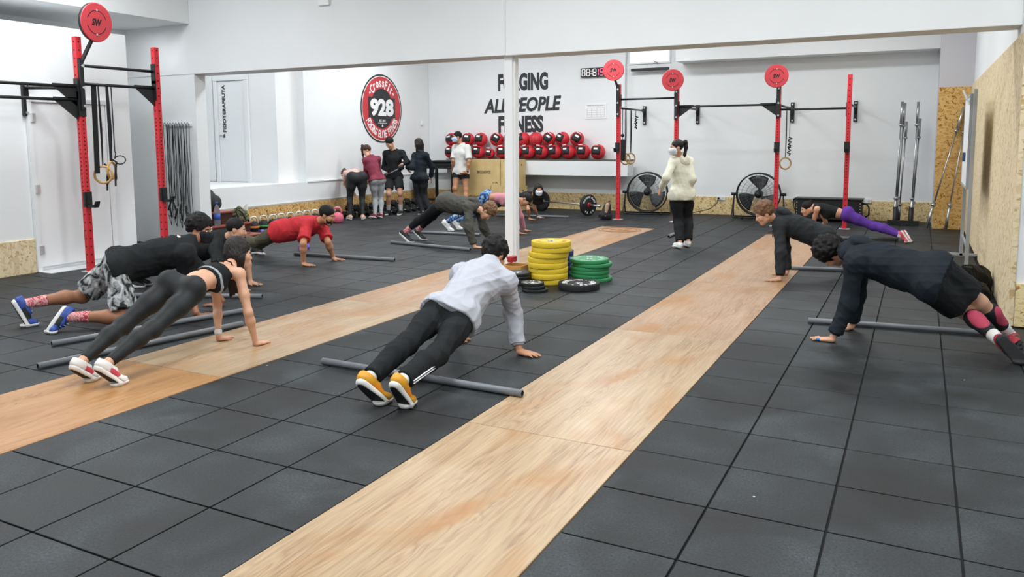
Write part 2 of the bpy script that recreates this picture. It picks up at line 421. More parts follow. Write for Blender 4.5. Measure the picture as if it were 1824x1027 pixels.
for i, (a, b, y0, y1) in enumerate(cells):
    if i < 300:
        k = (round(b-a, 3), round(y1-y0, 3))
        if k not in shared: shared[k] = tile_mesh(*k)
        o = bpy.data.objects.new('rubber_tile', shared[k]); COL.objects.link(o); o.parent = floor_o
        o.location = ((a+b)/2, (y0+y1)/2, random.uniform(-.0005, .0004))
    else:
        rest.box((a+G/2, y0+G/2, -.02), (b-G/2, y1-G/2, random.uniform(-.0005, .0003)), .0018)
tag(rest.build('rubber_tiles', floor_o), kind='stuff')
for xs, mats in (((-5.2, -4.194), (plyB, plyB, plyA, plyC, plyA, plyC)), ((-2.247, -1.258), (plyA, plyA, plyA, plyC, plyC, plyC))):
    y = 1.31-2.5
    for k in range(6):
        y0, y1 = y+2.5*k, min(y+2.5*(k+1), 13.86)
        if k == 0: y0 = -1.4
        o = MB().m(mats[k]).box((-.5*(xs[1]-xs[0])+.002, -(y1-y0)/2+.0025, -.02), (.5*(xs[1]-xs[0])-.002, (y1-y0)/2-.0025, .002), .002).build('plywood_sheet', floor_o)
        o.location = ((xs[0]+xs[1])/2, (y0+y1)/2, 0)
burn = mat('scorched_print', '9a6a3c', .6)
lg = MB().m(burn, True)
for rr in (.36, .30):
    lg.tube([(-4.70+rr*1.05*math.cos(a), 13.35+rr*math.sin(a), .003) for a in [2*math.pi*i/48 for i in range(48)]], .006, 4, closed=True)
lg.m(burn, False).merge(fit(text_shape('928', 1, .02, .001), .36, .2), plane_M((-4.70, 13.35, .0035), (1, 0, 0), (0, 1, 0)))
lg.build('printed_emblem', floor_o)

# ------------------------------------------------------------------ walls and beams
CE = 4.6
sbox('ceiling', (-13.4, -4.3, CE), (3.3, 17.4, CE+.1), wall_w)
wb = struct(MB().m(wall_w).box((-13.3, 17.0, 0), (.9, 17.2, CE)).build('wall_back'))
sbox('wall_feature', (-10.95, 16.85, .8), (-5.84, 17.0, CE), wall_w)
sbox('trim_1', (-4.6, 16.45, 3.2), (.24, 17.0, CE), wall_w)
sbox('wall_right', (.77, 7.98, 0), (.95, 17.2, CE), wall_w)
sbox('wall_front', (.732, 7.9, 0), (3.3, 8.06, CE), wall_w)
sbox('wall_camera', (-13.3, -4.3, 0), (3.3, -4.2, CE), wall_w)
sbox('wall_nearright', (3.1, -4.2, 0), (3.3, 8.0, CE), wall_w)
wl = sbox('wall_left', (-11.3, -4.2, 0), (-9.75, 7.45, 3.06), wall_w)
sbox('wall_upper', (-11.5, -4.2, 0), (-11.3, 9.2, CE), wall_w)
sbox('trim_2', (-11.3, -4.2, 3.36), (-9.84, 8.62, CE), wall_w, .004)
sbox('trim_3', (-11.4, 8.62, 2.62), (-4.50, 9.02, CE), wall_w, .004)
sbox('trim_4', (-4.496, 8.62, 2.615), (.77, 9.02, CE), wall_w, .004)
sbox('pillar_left', (-11.4, 8.63, 0), (-9.80, 8.84, 2.625), wall_w, .004)
sbox('wall_alcove', (-13.3, 8.9, 0), (-13.1, 12.0, CE), wall_w)
pr = sbox('pillar_right', (.24, 15.87, 0), (.78, 17.0, CE), lilac)
c = struct(MB().m(white_p).box((-4.56, 8.70, 0), (-4.45, 8.86, 2.63), .004).box((-4.452, 8.735, 0), (-4.425, 8.825, 2.63)).build('column'))
MB().m(white_p).box((-4.62, 8.66, 0), (-4.39, 8.9, .012)).build('base_plate', c)
sbox('switch_box', (-7.33, 8.58, 3.42), (-7.15, 8.62, 3.6), white_p, .004)

# raised platform on the left with its flush wall
sbox('wall_plinth', (-13.2, 8.9, 0), (-10.92, 17.0, .79), wall_w)
tr = sbox('trim_5', (-10.96, 8.9, .385), (-10.895, 17.0, .42), mat('plinth_lip', 'b9b2ab', .7), .004)
sbox('trim_6', (-10.94, 12.32, .78), (-10.90, 17.0, .81), wall_w, .004)
sbox('wall_logo', (-11.15, 12.32, .79), (-10.955, 17.0, CE), wall_w)
sbox('wall_doors', (-13.2, 11.74, .79), (-11.14, 12.4, CE), mat('wall_paint_bright', 'f3f4f4', .6))
def osb_run(name, boards, material, parent):
    for lo, hi in boards:
        MB().m(material).box(lo, hi, .002).build(name, parent)
# skirting of strand boards, each board a part of its wall
osb_run('osb_board', [((-10.9+1.25*k+.002, 16.975, 0), (min(-10.9+1.25*(k+1), .235)-.002, 16.999, .375)) for k in range(9)], osb_y, wb)
osb_run('osb_board', [((-10.92, 9.0+1.25*k+.002, 0), (-10.895, min(9+1.25*(k+1), 16.97)-.002, .385)) for k in range(7)], osb_dark, bpy.data.objects['wall_plinth'])
osb_run('osb_board', [((.73, 7.88+1.25*k+.002, 0), (.77, min(7.88+1.25*(k+1), 15.86)-.002, 2.49)) for k in range(7)], osb_x, bpy.data.objects['wall_right'])
osb_run('osb_board', [((.242, 15.845, 0), (.728, 15.87, 1.24)), ((.242, 15.845, 1.244), (.728, 15.87, 2.47))], osb_pil, pr)
osb_run('osb_board', [((.775, 7.87, 0), (2.0, 7.899, .37))], osb_y, bpy.data.objects['wall_front'])
osb_run('osb_board', [((-9.755, 5.07-1.25*k+.002, 0), (-9.73, min(5.07-1.25*k+1.25, 6.0)-.002, .42)) for k in range(4)], osb_x, wl)

# doors
d1 = struct(MB().m(white_p).box((-9.748, 6.06, .06), (-9.715, 7.05, 2.10), .004).build('door_1'))
MB().m(wall_w).box((-9.745, 6.0, .013), (-9.70, 6.055, 2.103)).box((-9.745, 6.0, 2.105), (-9.70, 7.12, 2.16)).box((-9.745, 7.06, .013), (-9.70, 7.12, 2.103)).build('door_frame', d1)
for z in (.22, .98, 1.86): MB().m(zinc).cyl((-9.70, 6.045, z), (-9.70, 6.045, z+.11), .016).box((-9.71, 6.03, z), (-9.703, 6.10, z+.11)).build('hinge', d1)
MB().m(wall_g).box((-9.75, 6.0, 0), (-9.45, 7.12, .012), .003).build('threshold', d1)
d2 = struct(MB().m(white_p).box((-12.66, 11.715, .80), (-11.93, 11.745, 2.80), .003).build('door_2'))
MB().m(white_p).box((-12.76, 11.69, .79), (-12.665, 11.738, 2.81), .004).box((-12.76, 11.685, 2.812), (-11.83, 11.738, 2.90), .004).box((-11.925, 11.69, .79), (-11.83, 11.738, 2.81), .004).build('door_frame', d2)
MB().m(letter_k).merge(fit(text_shape('FISIOTERAPEUTA', 1, .03, .002), .94, .085), plane_M((-12.50, 11.712, 2.26), (0, 0, 1), (-1, 0, 0))).merge(fit(text_shape('a', 1, .03, .002), .08, .06), plane_M((-12.53, 11.712, 1.72), (0, 0, 1), (-1, 0, 0))).build('lettering', d2)
MB().m(steel).cyl((-12.60, 11.69, 1.72), (-12.60, 11.715, 1.72), .02).tube([(-12.60, 11.69, 1.72), (-12.60, 11.67, 1.72), (-12.50, 11.67, 1.72)], .009).build('door_handle', d2)
d3 = struct(MB().m(white_p).box((-13.2, 11.70, .80), (-12.80, 11.745, 2.90), .003).build('door_3'))
MB().m(letter_k).merge(fit(text_shape('NUTRICIONISTA', 1, .03, .002), .94, .085), plane_M((-13.08, 11.695, 2.26), (0, 0, 1), (-1, 0, 0))).build('lettering', d3)
# high window and the bar below it
wn = struct(MB().m(white_p).box((-5.80, 16.96, 3.23), (-4.86, 16.999, 3.27), .003).box((-5.80, 16.96, 3.57), (-4.86, 16.999, 3.61), .003).box((-5.80, 16.96, 3.27), (-5.76, 16.999, 3.57)).box((-4.90, 16.96, 3.27), (-4.86, 16.999, 3.57)).build('window_1'))
MB().m(mat('window_glow', 'f6fbff', .3, emit=1.0)).box((-5.76, 16.975, 3.27), (-4.90, 16.99, 3.57)).build('pane', wn)
MB().m(black_m).tube([(-5.25, 16.96, 3.29), (-5.12, 16.90, 3.24), (-5.12, 16.9, 3.2)], .006).build('stay', wn)
t = thing('wall_heater', 'long thin black bar mounted on the back wall under the high window', 'heater', (-5.28, 16.85, 3.10))
MB().m(black_m).box((-.42, -.03, -.03), (.42, .04, .03), .01).build('body', t)
MB().m(black_m).box((-.3, .03, -.01), (-.27, .148, .01)).box((.27, .03, -.01), (.3, .148, .01)).build('bracket', t)

# wall lettering and emblem
Yf = 16.847
ln = MB().m(letter).merge(fit(text_shape('FORGING', 1, .05, .003), 1.30, .41), plane_M((-8.34, Yf, 2.95), (1, 0, 0), (0, 0, 1)))
tag(ln.build('wall_lettering'), 'dark capitals FORGING painted on the white back wall', 'lettering')
ln = MB().m(letter).merge(fit(text_shape('ALL PEOPLE', 1, .035, .003, .2), 2.02, .34), plane_M((-8.37, Yf, 2.42), (1, 0, .02), (0, 0, 1)))
tag(ln.build('wall_lettering'), 'dark slanted brush capitals ALL PEOPLE painted on the white back wall', 'lettering')
ln = MB().m(letter).merge(fit(text_shape('FITNESS', 1, .05, .003), 1.18, .40), plane_M((-8.40, Yf, 1.97), (1, 0, 0), (0, 0, 1)))
tag(ln.build('wall_lettering'), 'dark capitals FITNESS painted on the white back wall below the brush line', 'lettering')
em_r, em_k = mat('emblem_red', 'c23a41', .5), mat('emblem_black', '2a2c2e', .5)
M = plane_M((-10.952, 14.89, 2.325), (0, 1, 0), (0, 0, 1))
em = thing('wall_emblem', 'round red and black emblem reading 928 on the white side wall', 'sign', (0, 0, 0))
def disc(mb, r0, r1, z0, z1, n=64): mb.lathe([(r0, z0), (r1, z0), (r1, z1), (r0, z1), (r0, z0)] if r0 > 0 else [(0, z0), (r1, z0), (r1, z1), (0, z1)], n, M, False)
a_ = MB().m(em_k); disc(a_, .735, .77, 0, .006); a_.build('outer_ring', em)
a_ = MB().m(white_l); disc(a_, 0, .74, 0, .005); a_.build('white_ring', em)
a_ = MB().m(em_r); disc(a_, 0, .715, 0, .009); a_.build('red_field', em)
a_ = MB().m(em_k)
a_.poly([M @ Vector((.42*math.cos(t_), .45*math.sin(t_), .004)) for t_ in [2*math.pi*i/40 for i in range(40)]], (.0085, 0, 0))
a_.box((-.50, -.22, .004), (.50, .25, .0135), 0, M); a_.build('black_field', em)
a_ = MB().m(white_l).merge(fit(text_shape('928', 1, .05, .002), .88, .40), M @ Matrix.Translation((0, .02, .016)))
a_.merge(fit(text_shape('EST. 2013', 1, .02, .001), .22, .05), M @ Matrix.Translation((0, -.27, .016))); a_.box((-.16, -.33, .0125), (.16, -.32, .0145), 0, M)
a_.lathe([(0, .0125), (.03, .0125), (.03, .0145), (0, .0145)], 12, M @ Matrix.Translation((0, -.385, 0)), False); a_.build('number', em)
a_ = MB().m(white_l); arc_text(a_, '-CrossFit-', .555, .20, .115, 148, 32, M @ Matrix.Translation((0, 0, .011)))
arc_text(a_, 'FORGING ELITE FITNESS', .575, .17, .075, 204, 336, M @ Matrix.Translation((0, 0, .011)), True); tag(a_.build('rim_lettering', em), kind='stuff')

# timer, poster, sockets
t = thing('wall_timer', 'black digital timer with red and white digits high on back wall', 'clock', (-6.48, 16.80, 3.085))
MB().m(black_m).box((-.37, -.03, -.10), (.37, .05, .10), .006).build('body', t)
seg_w, seg_r = mat('digit_white', 'e9e4e4', .4, emit=.6), mat('digit_red', 'ff5a86', .4, emit=1.2)
SEG = {'0': 'abcdef', '1': 'bc', '8': 'abcdefg', '9': 'abcdfg', '6': 'acdefg', '3': 'abcdg'}
def digit(x, ch, mt, h=.145, wd=.072):
    b_ = MB().m(mt); e = .014; G_ = {'a': (0, h/2, 1), 'g': (0, 0, 1), 'd': (0, -h/2, 1), 'f': (-wd/2, h/4, 0), 'b': (wd/2, h/4, 0), 'e': (-wd/2, -h/4, 0), 'c': (wd/2, -h/4, 0)}
    for s_ in SEG[ch]:
        cx, cz, hor = G_[s_]; L = (wd/2-.006) if hor else (h/4-.006)
        b_.box((x+cx-(L if hor else e/2), -.036, cz-(e/2 if hor else L)), (x+cx+(L if hor else e/2), -.03, cz+(e/2 if hor else L)))
    b_.build('digit', t)
for x, ch, mt in ((-.30, '8', seg_w), (-.19, '8', seg_w), (-.04, '8', seg_w), (.02, '1', seg_r), (.13, '9', seg_r), (.28, '6', seg_r)): digit(x, ch, mt)
MB().m(seg_w).box((-.125, -.036, .02), (-.11, -.03, .035)).box((-.125, -.036, -.035), (-.11, -.03, -.02)).build('colon', t)
t = thing('wall_notice', 'white printed notice sheet with a small plan on the back wall', 'poster', (-6.51, 16.845, 2.23))
MB().m(white_l).box((-.25, -.005, -.17), (.25, .003, .17)).build('sheet', t)
b_ = MB().m(mat('print_grey', '8b9093', .8)); b_.merge(fit(text_shape('NORMAS DEL ESTABLECIMIENTO', 1, .02, .0005), .42, .025), plane_M((0, -.0056, .13), (1, 0, 0), (0, 0, 1)))
for z in (.07, .02, -.03, -.08, -.13): b_.box((-.21, -.006, z), (.21, -.005, z+.004))
for x in (-.21, -.1, .02, .12, .205): b_.box((x, -.006, -.13), (x+.004, -.005, .074))
b_.build('print', t)
def socket(x, z, lab, cord=None):
    t = thing('wall_socket', lab, 'socket', (x, 16.97, z))
    MB().m(white_p).box((-.09, -.02, -.045), (.09, .005, .045), .006).build('plate', t)
    MB().m(wall_g).cyl((-.045, -.024, 0), (-.045, -.018, 0), .022, n=14).cyl((.045, -.024, 0), (.045, -.018, 0), .022, n=14).build('outlet', t)
    if cord:
        tag(MB().m(strap_m, True).cyl((x-.04, 16.945, z), (x-.04, 16.88, z), .02).tube([(x-.04+dx, 16.90-dy, z+dz) for dx, dy, dz in cord], .008).build('power_cord'), 'black power cord plugged into the '+lab, 'cord')
socket(-3.72, .35, 'white double socket between the two fans', [(0, 0, 0), (-.02, .03, -.1), (-.15, .05, -.22), (-.35, .06, -.28), (-.62, .05, -.34)])
socket(-2.20, .37, 'white double socket beside the black tool chest', [(0, 0, 0), (0, .02, -.12), (.05, .05, -.25), (.1, .1, -.33)])
socket(-.90, .375, 'white double socket right of the black tool chest')
b_ = thing('wall_thermostat', 'tiny white sensor box in the corner of the logo wall', 'sensor', (-10.94, 16.5, 2.02)); MB().m(white_p).box((-.01, -.04, -.05), (.03, .04, .05), .006).build('case', b_); MB().m(wall_g).box((.03, -.02, -.03), (.034, .02, -.01)).build('grille', b_)

# long shelf of the back wall
sh = thing('wall_shelf', 'long white boxed shelf with dark wooden top along the back wall', 'shelf', (-7.9, 16.65, .8))
MB().m(wall_w).box((-2.30, -.2, 0), (2.28, .2, .335), .003).build('box', sh)
MB().m(mat('shelf_top', '5d5747', .6, var=.15)).box((-2.32, -.21, .335), (2.30, .2, .36), .003).build('top_board', sh)

# ------------------------------------------------------------------ pull-up rigs
def upright(parent, x, y, h, face, mirror=0):
    """square red post with rows of bolt holes; face: unit direction the rig looks"""
    s = .0375; f = Vector(face); r_ = Vector((f.y, -f.x, 0))
    u = MB().m(red_p).box((x-s, y-s, .01), (x+s, y+s, h), .004).build('upright', parent)
    hb = MB().m(hole_m, False)
    z = .12
    while z < h-.03:
        for dd, sd in ((f, 0), (r_, 0), (-r_, 0)):
            p = Vector((x, y, z))+dd*(s-.002); hb.cyl(p, p+dd*.0035, .011, n=6)
        z += .10 if z < .75 or z > 1.9 else .05
    tag(hb.build('bolt_holes', u), kind='stuff')
    MB().m(zinc).box((x-.09, y-.07, 0), (x+.09, y+.07, .012), .002).build('base_plate', u)
    return u
def gusset(mb, p, along, size=.2, drop=.17):
    a = Vector(along).normalized(); n = Vector((-a.y, a.x, 0))*.008; p = Vector(p)
    mb.poly([p-n+Vector((0, 0, .03)), p-n+a*size+Vector((0, 0, .03)), p-n+a*size, p-n-Vector((0, 0, drop))], n*2)
def wall_bracket(parent, x, y, z0, z1, face):
    f = Vector(face); r_ = Vector((f.y, -f.x, 0)); b = MB().m(black_m); p = Vector((x, y, 0))
    lo = [p-r_*.035, p+r_*.035, p+r_*.035+f*.045, p-r_*.035+f*.045]
    b.poly([q+Vector((0, 0, z0)) for q in lo], (0, 0, z1-z0)); o = b.build('wall_bracket', parent)
    for z in (z0+.04, z1-.04): MB().m(zinc).cyl(p+f*.045+Vector((0, 0, z)), p+f*.058+Vector((0, 0, z)), .018, n=8).build('bolt', o)
    return o
def target(parent, c, nrm, R, post, z0):
    """round red target on an angled arm bolted to the upright"""
    c = Vector(c); n = Vector(nrm).normalized(); up = Vector((0, 0, 1)); r_ = up.cross(n).normalized(); M_ = plane_M(c, r_, n.cross(r_))
    d = MB().m(red_d); d.lathe([(0, .012), (R*.96, .012), (R*.99, .006)], 40, M_, False); d.m(black_m).lathe([(R*.99, .006), (R, .0), (R, -.028), (0, -.028)], 40, M_, False)
    o = d.build('target_disc', parent)
    e = MB().m(letter_k)
    e.merge(fit(text_shape('SW', 1, .045, .001, .2), R*.62, R*.38), M_ @ Matrix.Translation((0, 0, .0135)))
    for a0, a1 in ((18, 162), (198, 342)):
        pts = [(R*.6*math.cos(math.radians(a)), R*.6*math.sin(math.radians(a))) for a in range(a0, a1+1, 6)]
        for (xa, ya), (xb, yb) in zip(pts, pts[1:]):
            e.poly([M_ @ Vector(q) for q in ((xa*.97, ya*.97, .012), (xb*.97, yb*.97, .012), (xb*1.03, yb*1.03, .012), (xa*1.03, ya*1.03, .012))], n*.002)
    e.build('emblem', o)
    for s_ in (1, -1): q = M_ @ Vector((0, s_*R*.62, .012)); MB().m(zinc).cyl(q, q+n*.006, R*.05, n=8).build('bolt', o)
    P = Vector(post); a = MB().m(black_m)
    top = c-n*.03-Vector((0, 0, R*.55)); a.cyl(P+Vector((0, 0, z0)), top, .024, n=8); a.cyl(top, c-n*.03, .03, n=8)
    a.box((P.x-.03, P.y-.03, z0-.55), (P.x+.03, P.y+.02, z0+.05), .003); a.build('target_arm', parent)
    for dz in (-.02, -.28, -.5): MB().m(zinc).cyl(P+Vector((0, 0, z0+dz)), P+n*.045+Vector((0, 0, z0+dz)), .018, n=8).build('bolt', parent)
rig = thing('pull_up_rig', 'red and black pull-up rig of four posts along the back wall', 'rig', (0, 0, 0))
PX = (-5.36, -4.19, -2.32, -1.14); RY = 15.12; F_ = (0, -1, 0)
for x, h in zip(PX, (2.68, 2.62, 2.66, 2.70)): upright(rig, x, RY, h, F_)
for a, b, z, g in ((0, 1, 2.385, 0), (1, 2, 2.215, 1), (2, 3, 2.12, 0)):
    bb = MB().m(black_m, True).cyl((PX[a]+.03, RY, z), (PX[b]-.03, RY, z), .019)
    bb.m(black_m, False).box((PX[a]+.037, RY-.04, z-.14), (PX[a]+.046, RY+.04, z+.1)).box((PX[b]-.046, RY-.04, z-.14), (PX[b]-.037, RY+.04, z+.1))
    if g: gusset(bb, (PX[a]+.04, RY, z), (1, 0, 0), .28, .2); gusset(bb, (PX[b]-.04, RY, z), (-1, 0, 0), .28, .2)
    bb.build('pull_up_bar', rig)
for x, bx, z in ((PX[0], -5.42, 2.22), (PX[1], -4.25, 2.22), (PX[2], -2.33, 2.20), (PX[3], -1.16, 2.20)):
    MB().m(black_m, True).cyl((x, RY+.03, z), (bx, 16.97, z), .019).build('wall_bar', rig)
    wb_ = wall_bracket(rig, bx, 16.999, 1.92, 2.32, (0, -1, 0))
    g = MB().m(black_m); gusset(g, (bx, 16.95, z), (0, -1, 0), .16, .14); g.build('gusset', wb_)
for cx, cz, i in ((-5.42, 2.95, 0), (-4.235, 2.71, 1), (-2.345, 2.71, 2)):
    target(rig, (cx, 14.96, cz), (.25, -.97, -.08) if i else (.2, -.98, -.05), .205, (PX[i], RY-.055, 0), 2.52 if i else 2.6)
rig2 = thing('pull_up_rig', 'red and black pull-up rig beside the white door of the left wall', 'rig', (0, 0, 0))
F2 = (1, 0, 0); RX = -9.17
for y, h in ((6.33, 2.88), (7.44, 2.86), (4.45, 2.88)): upright(rig2, RX, y, h, F2)
def bar2(y0, y1, z, nm='pull_up_bar', x=RX, g0=0, g1=0):
    bb = MB().m(black_m, True).cyl((x, y0+.03, z), (x, y1-.03, z), .019)
    bb.m(black_m, False).box((x-.04, y0+.037, z-.16), (x+.04, y0+.046, z+.1)).box((x-.04, y1-.046, z-.16), (x+.04, y1-.037, z+.1))
    if g0: gusset(bb, (x, y0+.04, z), (0, 1, 0), .26, .2)
    if g1: gusset(bb, (x, y1-.04, z), (0, -1, 0), .3, .24)
    bb.build(nm, rig2)
bar2(6.33, 7.44, 2.54); bar2(6.33, 7.44, 2.32, g1=1); bar2(4.45, 6.33, 2.28, g1=1); bar2(4.45, 6.33, 2.12, g1=1)
MB().m(black_m).box((RX-.045, 6.285, 1.92), (RX+.042, 6.375, 2.36), .003).build('joint_plate', rig2)
MB().m(black_m).box((RX+.03, 6.30, 2.0), (RX+.055, 6.36, 2.62), .003).build('joint_plate', rig2)
wb_ = wall_bracket(rig2, -9.749, 6.0, 1.93, 2.34, (1, 0, 0))
MB().m(black_m, True).cyl((RX-.03, 6.30, 2.27), (-9.71, 6.0, 2.27), .019).build('wall_bar', rig2)
target(rig2, (-9.02, 6.50, 3.06), (.95, .12, -.06), .235, (RX+.05, 6.33, 0), 2.55)
# J-hooks that lift off the posts
def jhook(x, y, z, f, lab):
    f = Vector(f); r_ = Vector((f.y, -f.x, 0)); p = Vector((x, y, z)); o = thing('barbell_hook', lab, 'hook', (x, y, z), 'barbell hooks on the rigs')
    def B(a0, a1, b0, b1, z0, z1):
        q = [f*a0+r_*b0, f*a1+r_*b0, f*a1+r_*b1, f*a0+r_*b1]; return [v+Vector((0, 0, z0)) for v in q], (0, 0, z1-z0)
    m_ = MB().m(black_m); m_.poly(*B(.0, .012, -.042, .042, -.02, .16)); m_.poly(*B(-.03, .01, .04, .052, -.02, .16)); m_.build('plate', o)
    m_ = MB().m(black_r); m_.poly(*B(.012, .15, -.03, .03, -.03, .0)); m_.poly([f*.13+r_*-.03+Vector((0, 0, -.02)), f*.155+r_*-.03+Vector((0, 0, -.02)), f*.18+r_*-.03+Vector((0, 0, .045)), f*.165+r_*-.03+Vector((0, 0, .05))], r_*.06); m_.build('lip', o)
    MB().m(black_r).poly(*B(.013, .022, -.03, .03, .02, .14)).build('pad', o)
jhook(RX+.04, 6.33, .84, F2, 'black J-shaped barbell hook low on the red post nearest the white door')
jhook(RX+.04, 7.44, .83, F2, 'black J-shaped barbell hook low on the red post by the hanging bands')
for i, l_ in ((0, 'leftmost post of the back rig'), (2, 'third post of the back rig'), (3, 'right end post of the back rig')):
    jhook(PX[i], RY-.04, 1.38, F_, 'black barbell hook clamped on the '+l_)
# gymnastic rings
def ring(x, y, ztop, zc, lab, grp, R=.105, nrm=(1, 0, 0), tail=True):
    o = thing('gymnastic_ring', lab, 'ring', (x, y, zc), grp)
    MB().m(wood_ring, True).torus((0, 0, 0), nrm, R, .015).build('hoop', o)
    s_ = Vector((nrm[1], -nrm[0], 0)) if True else 0
    wv = Vector((nrm[0], nrm[1], 0)).normalized()*.034
    st = MB().m(strap_m); st.strip([(0, 0, R+.012), (0, 0, (ztop-zc)*.5), (0, 0, ztop-zc+.02)], wv, .004); st.strip([(0, .0, R+.012), (.006, .012, (ztop-zc)*.5), (.0, 0, ztop-zc+.02)], wv, .004)
    if tail: st.tube([(0, .02, R+.03), (.02, .06, R), (.0, .05, -.05), (.02, .03, -.2), (0, .06, -.1), (.01, .05, .0)], .012)
    st.build('strap', o)
ring(-9.17, 6.58, 2.32, 1.20, 'wooden gymnastic ring hung nearest the left rig post, facing us', 'rings on the left rig', nrm=(.55, -.8, 0))
ring(-9.17, 6.70, 2.32, 1.25, 'wooden gymnastic ring on the left rig seen edge on, with a strap loop', 'rings on the left rig', nrm=(.95, .5, 0))
o = tag(MB().m(strap_m).strip([(-9.17, 6.52, 2.33), (-9.17, 6.51, 1.7), (-9.17, 6.50, 1.22)], (0, .07, 0), .006).build('hanging_band'), 'wide black elastic band hanging from the left rig', 'band')
o = tag(MB().m(strap_m, True).tube([(-9.17, 6.76, 2.32), (-9.17, 6.76, 1.5), (-9.17, 6.77, 1.46)]+[(-9.17, 6.83+.08*math.cos(a), 1.38+.055*math.sin(a)) for a in [math.pi-.3-2*math.pi*i/14 for i in range(14)]], .007).build('hanging_strap'), 'thin black strap ending in a loop, hanging from the left rig', 'strap')
ring(-5.40, 15.66, 2.22, 1.20, 'pale gymnastic ring hanging on the back rig beside the long shelf, nearer one', 'rings on the back rig', .11, (.8, -.6, 0), False)
ring(-5.41, 16.02, 2.22, 1.20, 'pale gymnastic ring hanging on the back rig beside the long shelf, farther one', 'rings on the back rig', .11, (.8, -.6, 0), False)
ring(-2.33, 16.2, 2.20, 1.12, 'pale gymnastic ring hanging behind the third post of the back rig', 'rings on the back rig', .11, (.5, -.86, 0), False)
def bundle(x, y, z0, z1, lab, amp=.05):
    pts = [(x+amp*math.sin(i*1.9)*(.4+.6*(i % 3)/2), y+.03*math.cos(i*2.3), z0+(z1-z0)*i/15) for i in range(16)]
    o = thing('strap_bundle', lab, 'strap', (x, y, z0))
    b_ = MB().m(strap_m, True).tube([(p[0]-x, p[1]-y, p[2]-z0) for p in pts], .013); b_.build('webbing', o)
    MB().m(strap_m, True).tube([(0, 0, z1-z0), (0, 0, 2.2-z0)], .006).build('cord', o)
    MB().m(black_m).box((-.03, -.015, (z1-z0)*.4), (.03, .015, (z1-z0)*.5), .004).build('buckle', o)
bundle(-5.38, 16.25, 1.82, 2.08, 'short knotted black strap high on the back rig near the notice', .04)
bundle(-2.28, 16.3, 1.28, 1.62, 'black tangled straps hanging behind the third post of the back rig')
t = thing('hanging_pouch', 'narrow black pouch hanging behind the leftmost post of back rig', 'bag', (-5.36, 15.36, 1.18))
MB().m(black_r).box((-.06, -.05, 0), (.06, .05, .42), .02).build('body', t); MB().m(strap_m, True).tube([(0, 0, .40), (0, 0, 1.04)], .008).ball((0, 0, .5), .035).build('cord', t)

# resistance bands and ropes on the left pillar
rk = thing('band_rack', 'white hook rail on the grey pillar for bands and ropes', 'rack', (-10.17, 8.61, 1.86))
MB().m(white_p).box((-.28, -.02, -.02), (.28, .02, .03), .003).build('rail', rk)
for i in range(9): MB().m(steel, True).tube([(-.25+i*.0625, -.02, 0), (-.25+i*.0625, -.06, 0), (-.25+i*.0625, -.07, .02)], .005).build('hook', rk)
bd_m = [mat('band_black', '303438', .8), mat('band_grey', '64696e', .8)]
ORD = ['first', 'second', 'third', 'fourth', 'fifth', 'sixth', 'seventh', 'eighth', 'ninth', 'tenth', 'eleventh', 'twelfth', 'thirteenth']
for i in range(9):
    x = -10.42+i*.0625; L = 1.25+.25*RNG.random(); wd = .012+.016*RNG.random(); y = 8.565
    zt = 1.87
    pts = [(x-wd-.004*math.sin(k), y, zt-L*(k/10)) for k in range(10, -1, -1)]+[(x-wd*.5, y, zt+.02), (x, y, zt+.03), (x+wd*.5, y, zt+.02)]+[(x+wd+.008*math.sin(k*1.3+i), y+.004, zt-L*(k/10)) for k in range(0, 11)]
    o = MB().m(bd_m[i % 3 == 1], True).tube(pts, .0042, 5, closed=True).build('resistance_band')
    tag(o, ORD[i]+' thin elastic loop from the left on the grey pillar rail', 'band', 'elastic loops on the pillar rail')
for i, (dx, z, a) in enumerate(((-.20, .62, .5), (-.08, .60, -.45), (.04, .58, .25), (.16, .55, -.2))):
    x = -10.17+dx; o = thing('jump_rope', ORD[i]+' jump rope from the left, black handles low on the grey pillar', 'rope', (x, 8.54, z), 'jump ropes on the grey pillar')
    d_ = Vector((math.sin(a), 0, math.cos(a)))
    MB().m(black_m, True).cyl(d_*-.08, d_*.08, .014).build('handle', o)
    d2_ = Vector((math.sin(-a*.6), 0, math.cos(a*.6))); p2 = Vector((.04, -.02, -.10))
    MB().m(black_m, True).cyl(p2-d2_*.08, p2+d2_*.08, .014).build('handle', o)
    MB().m(strap_m, True).tube([d_*.08, (0.01, 0, .4), (.0, .03, 1.26), (.03, .02, .5), (.06, 0, -.0), (.02, 0, -.3), (-.03, 0, -.15), p2-d2_*.08], .005, 5).build('cord', o)

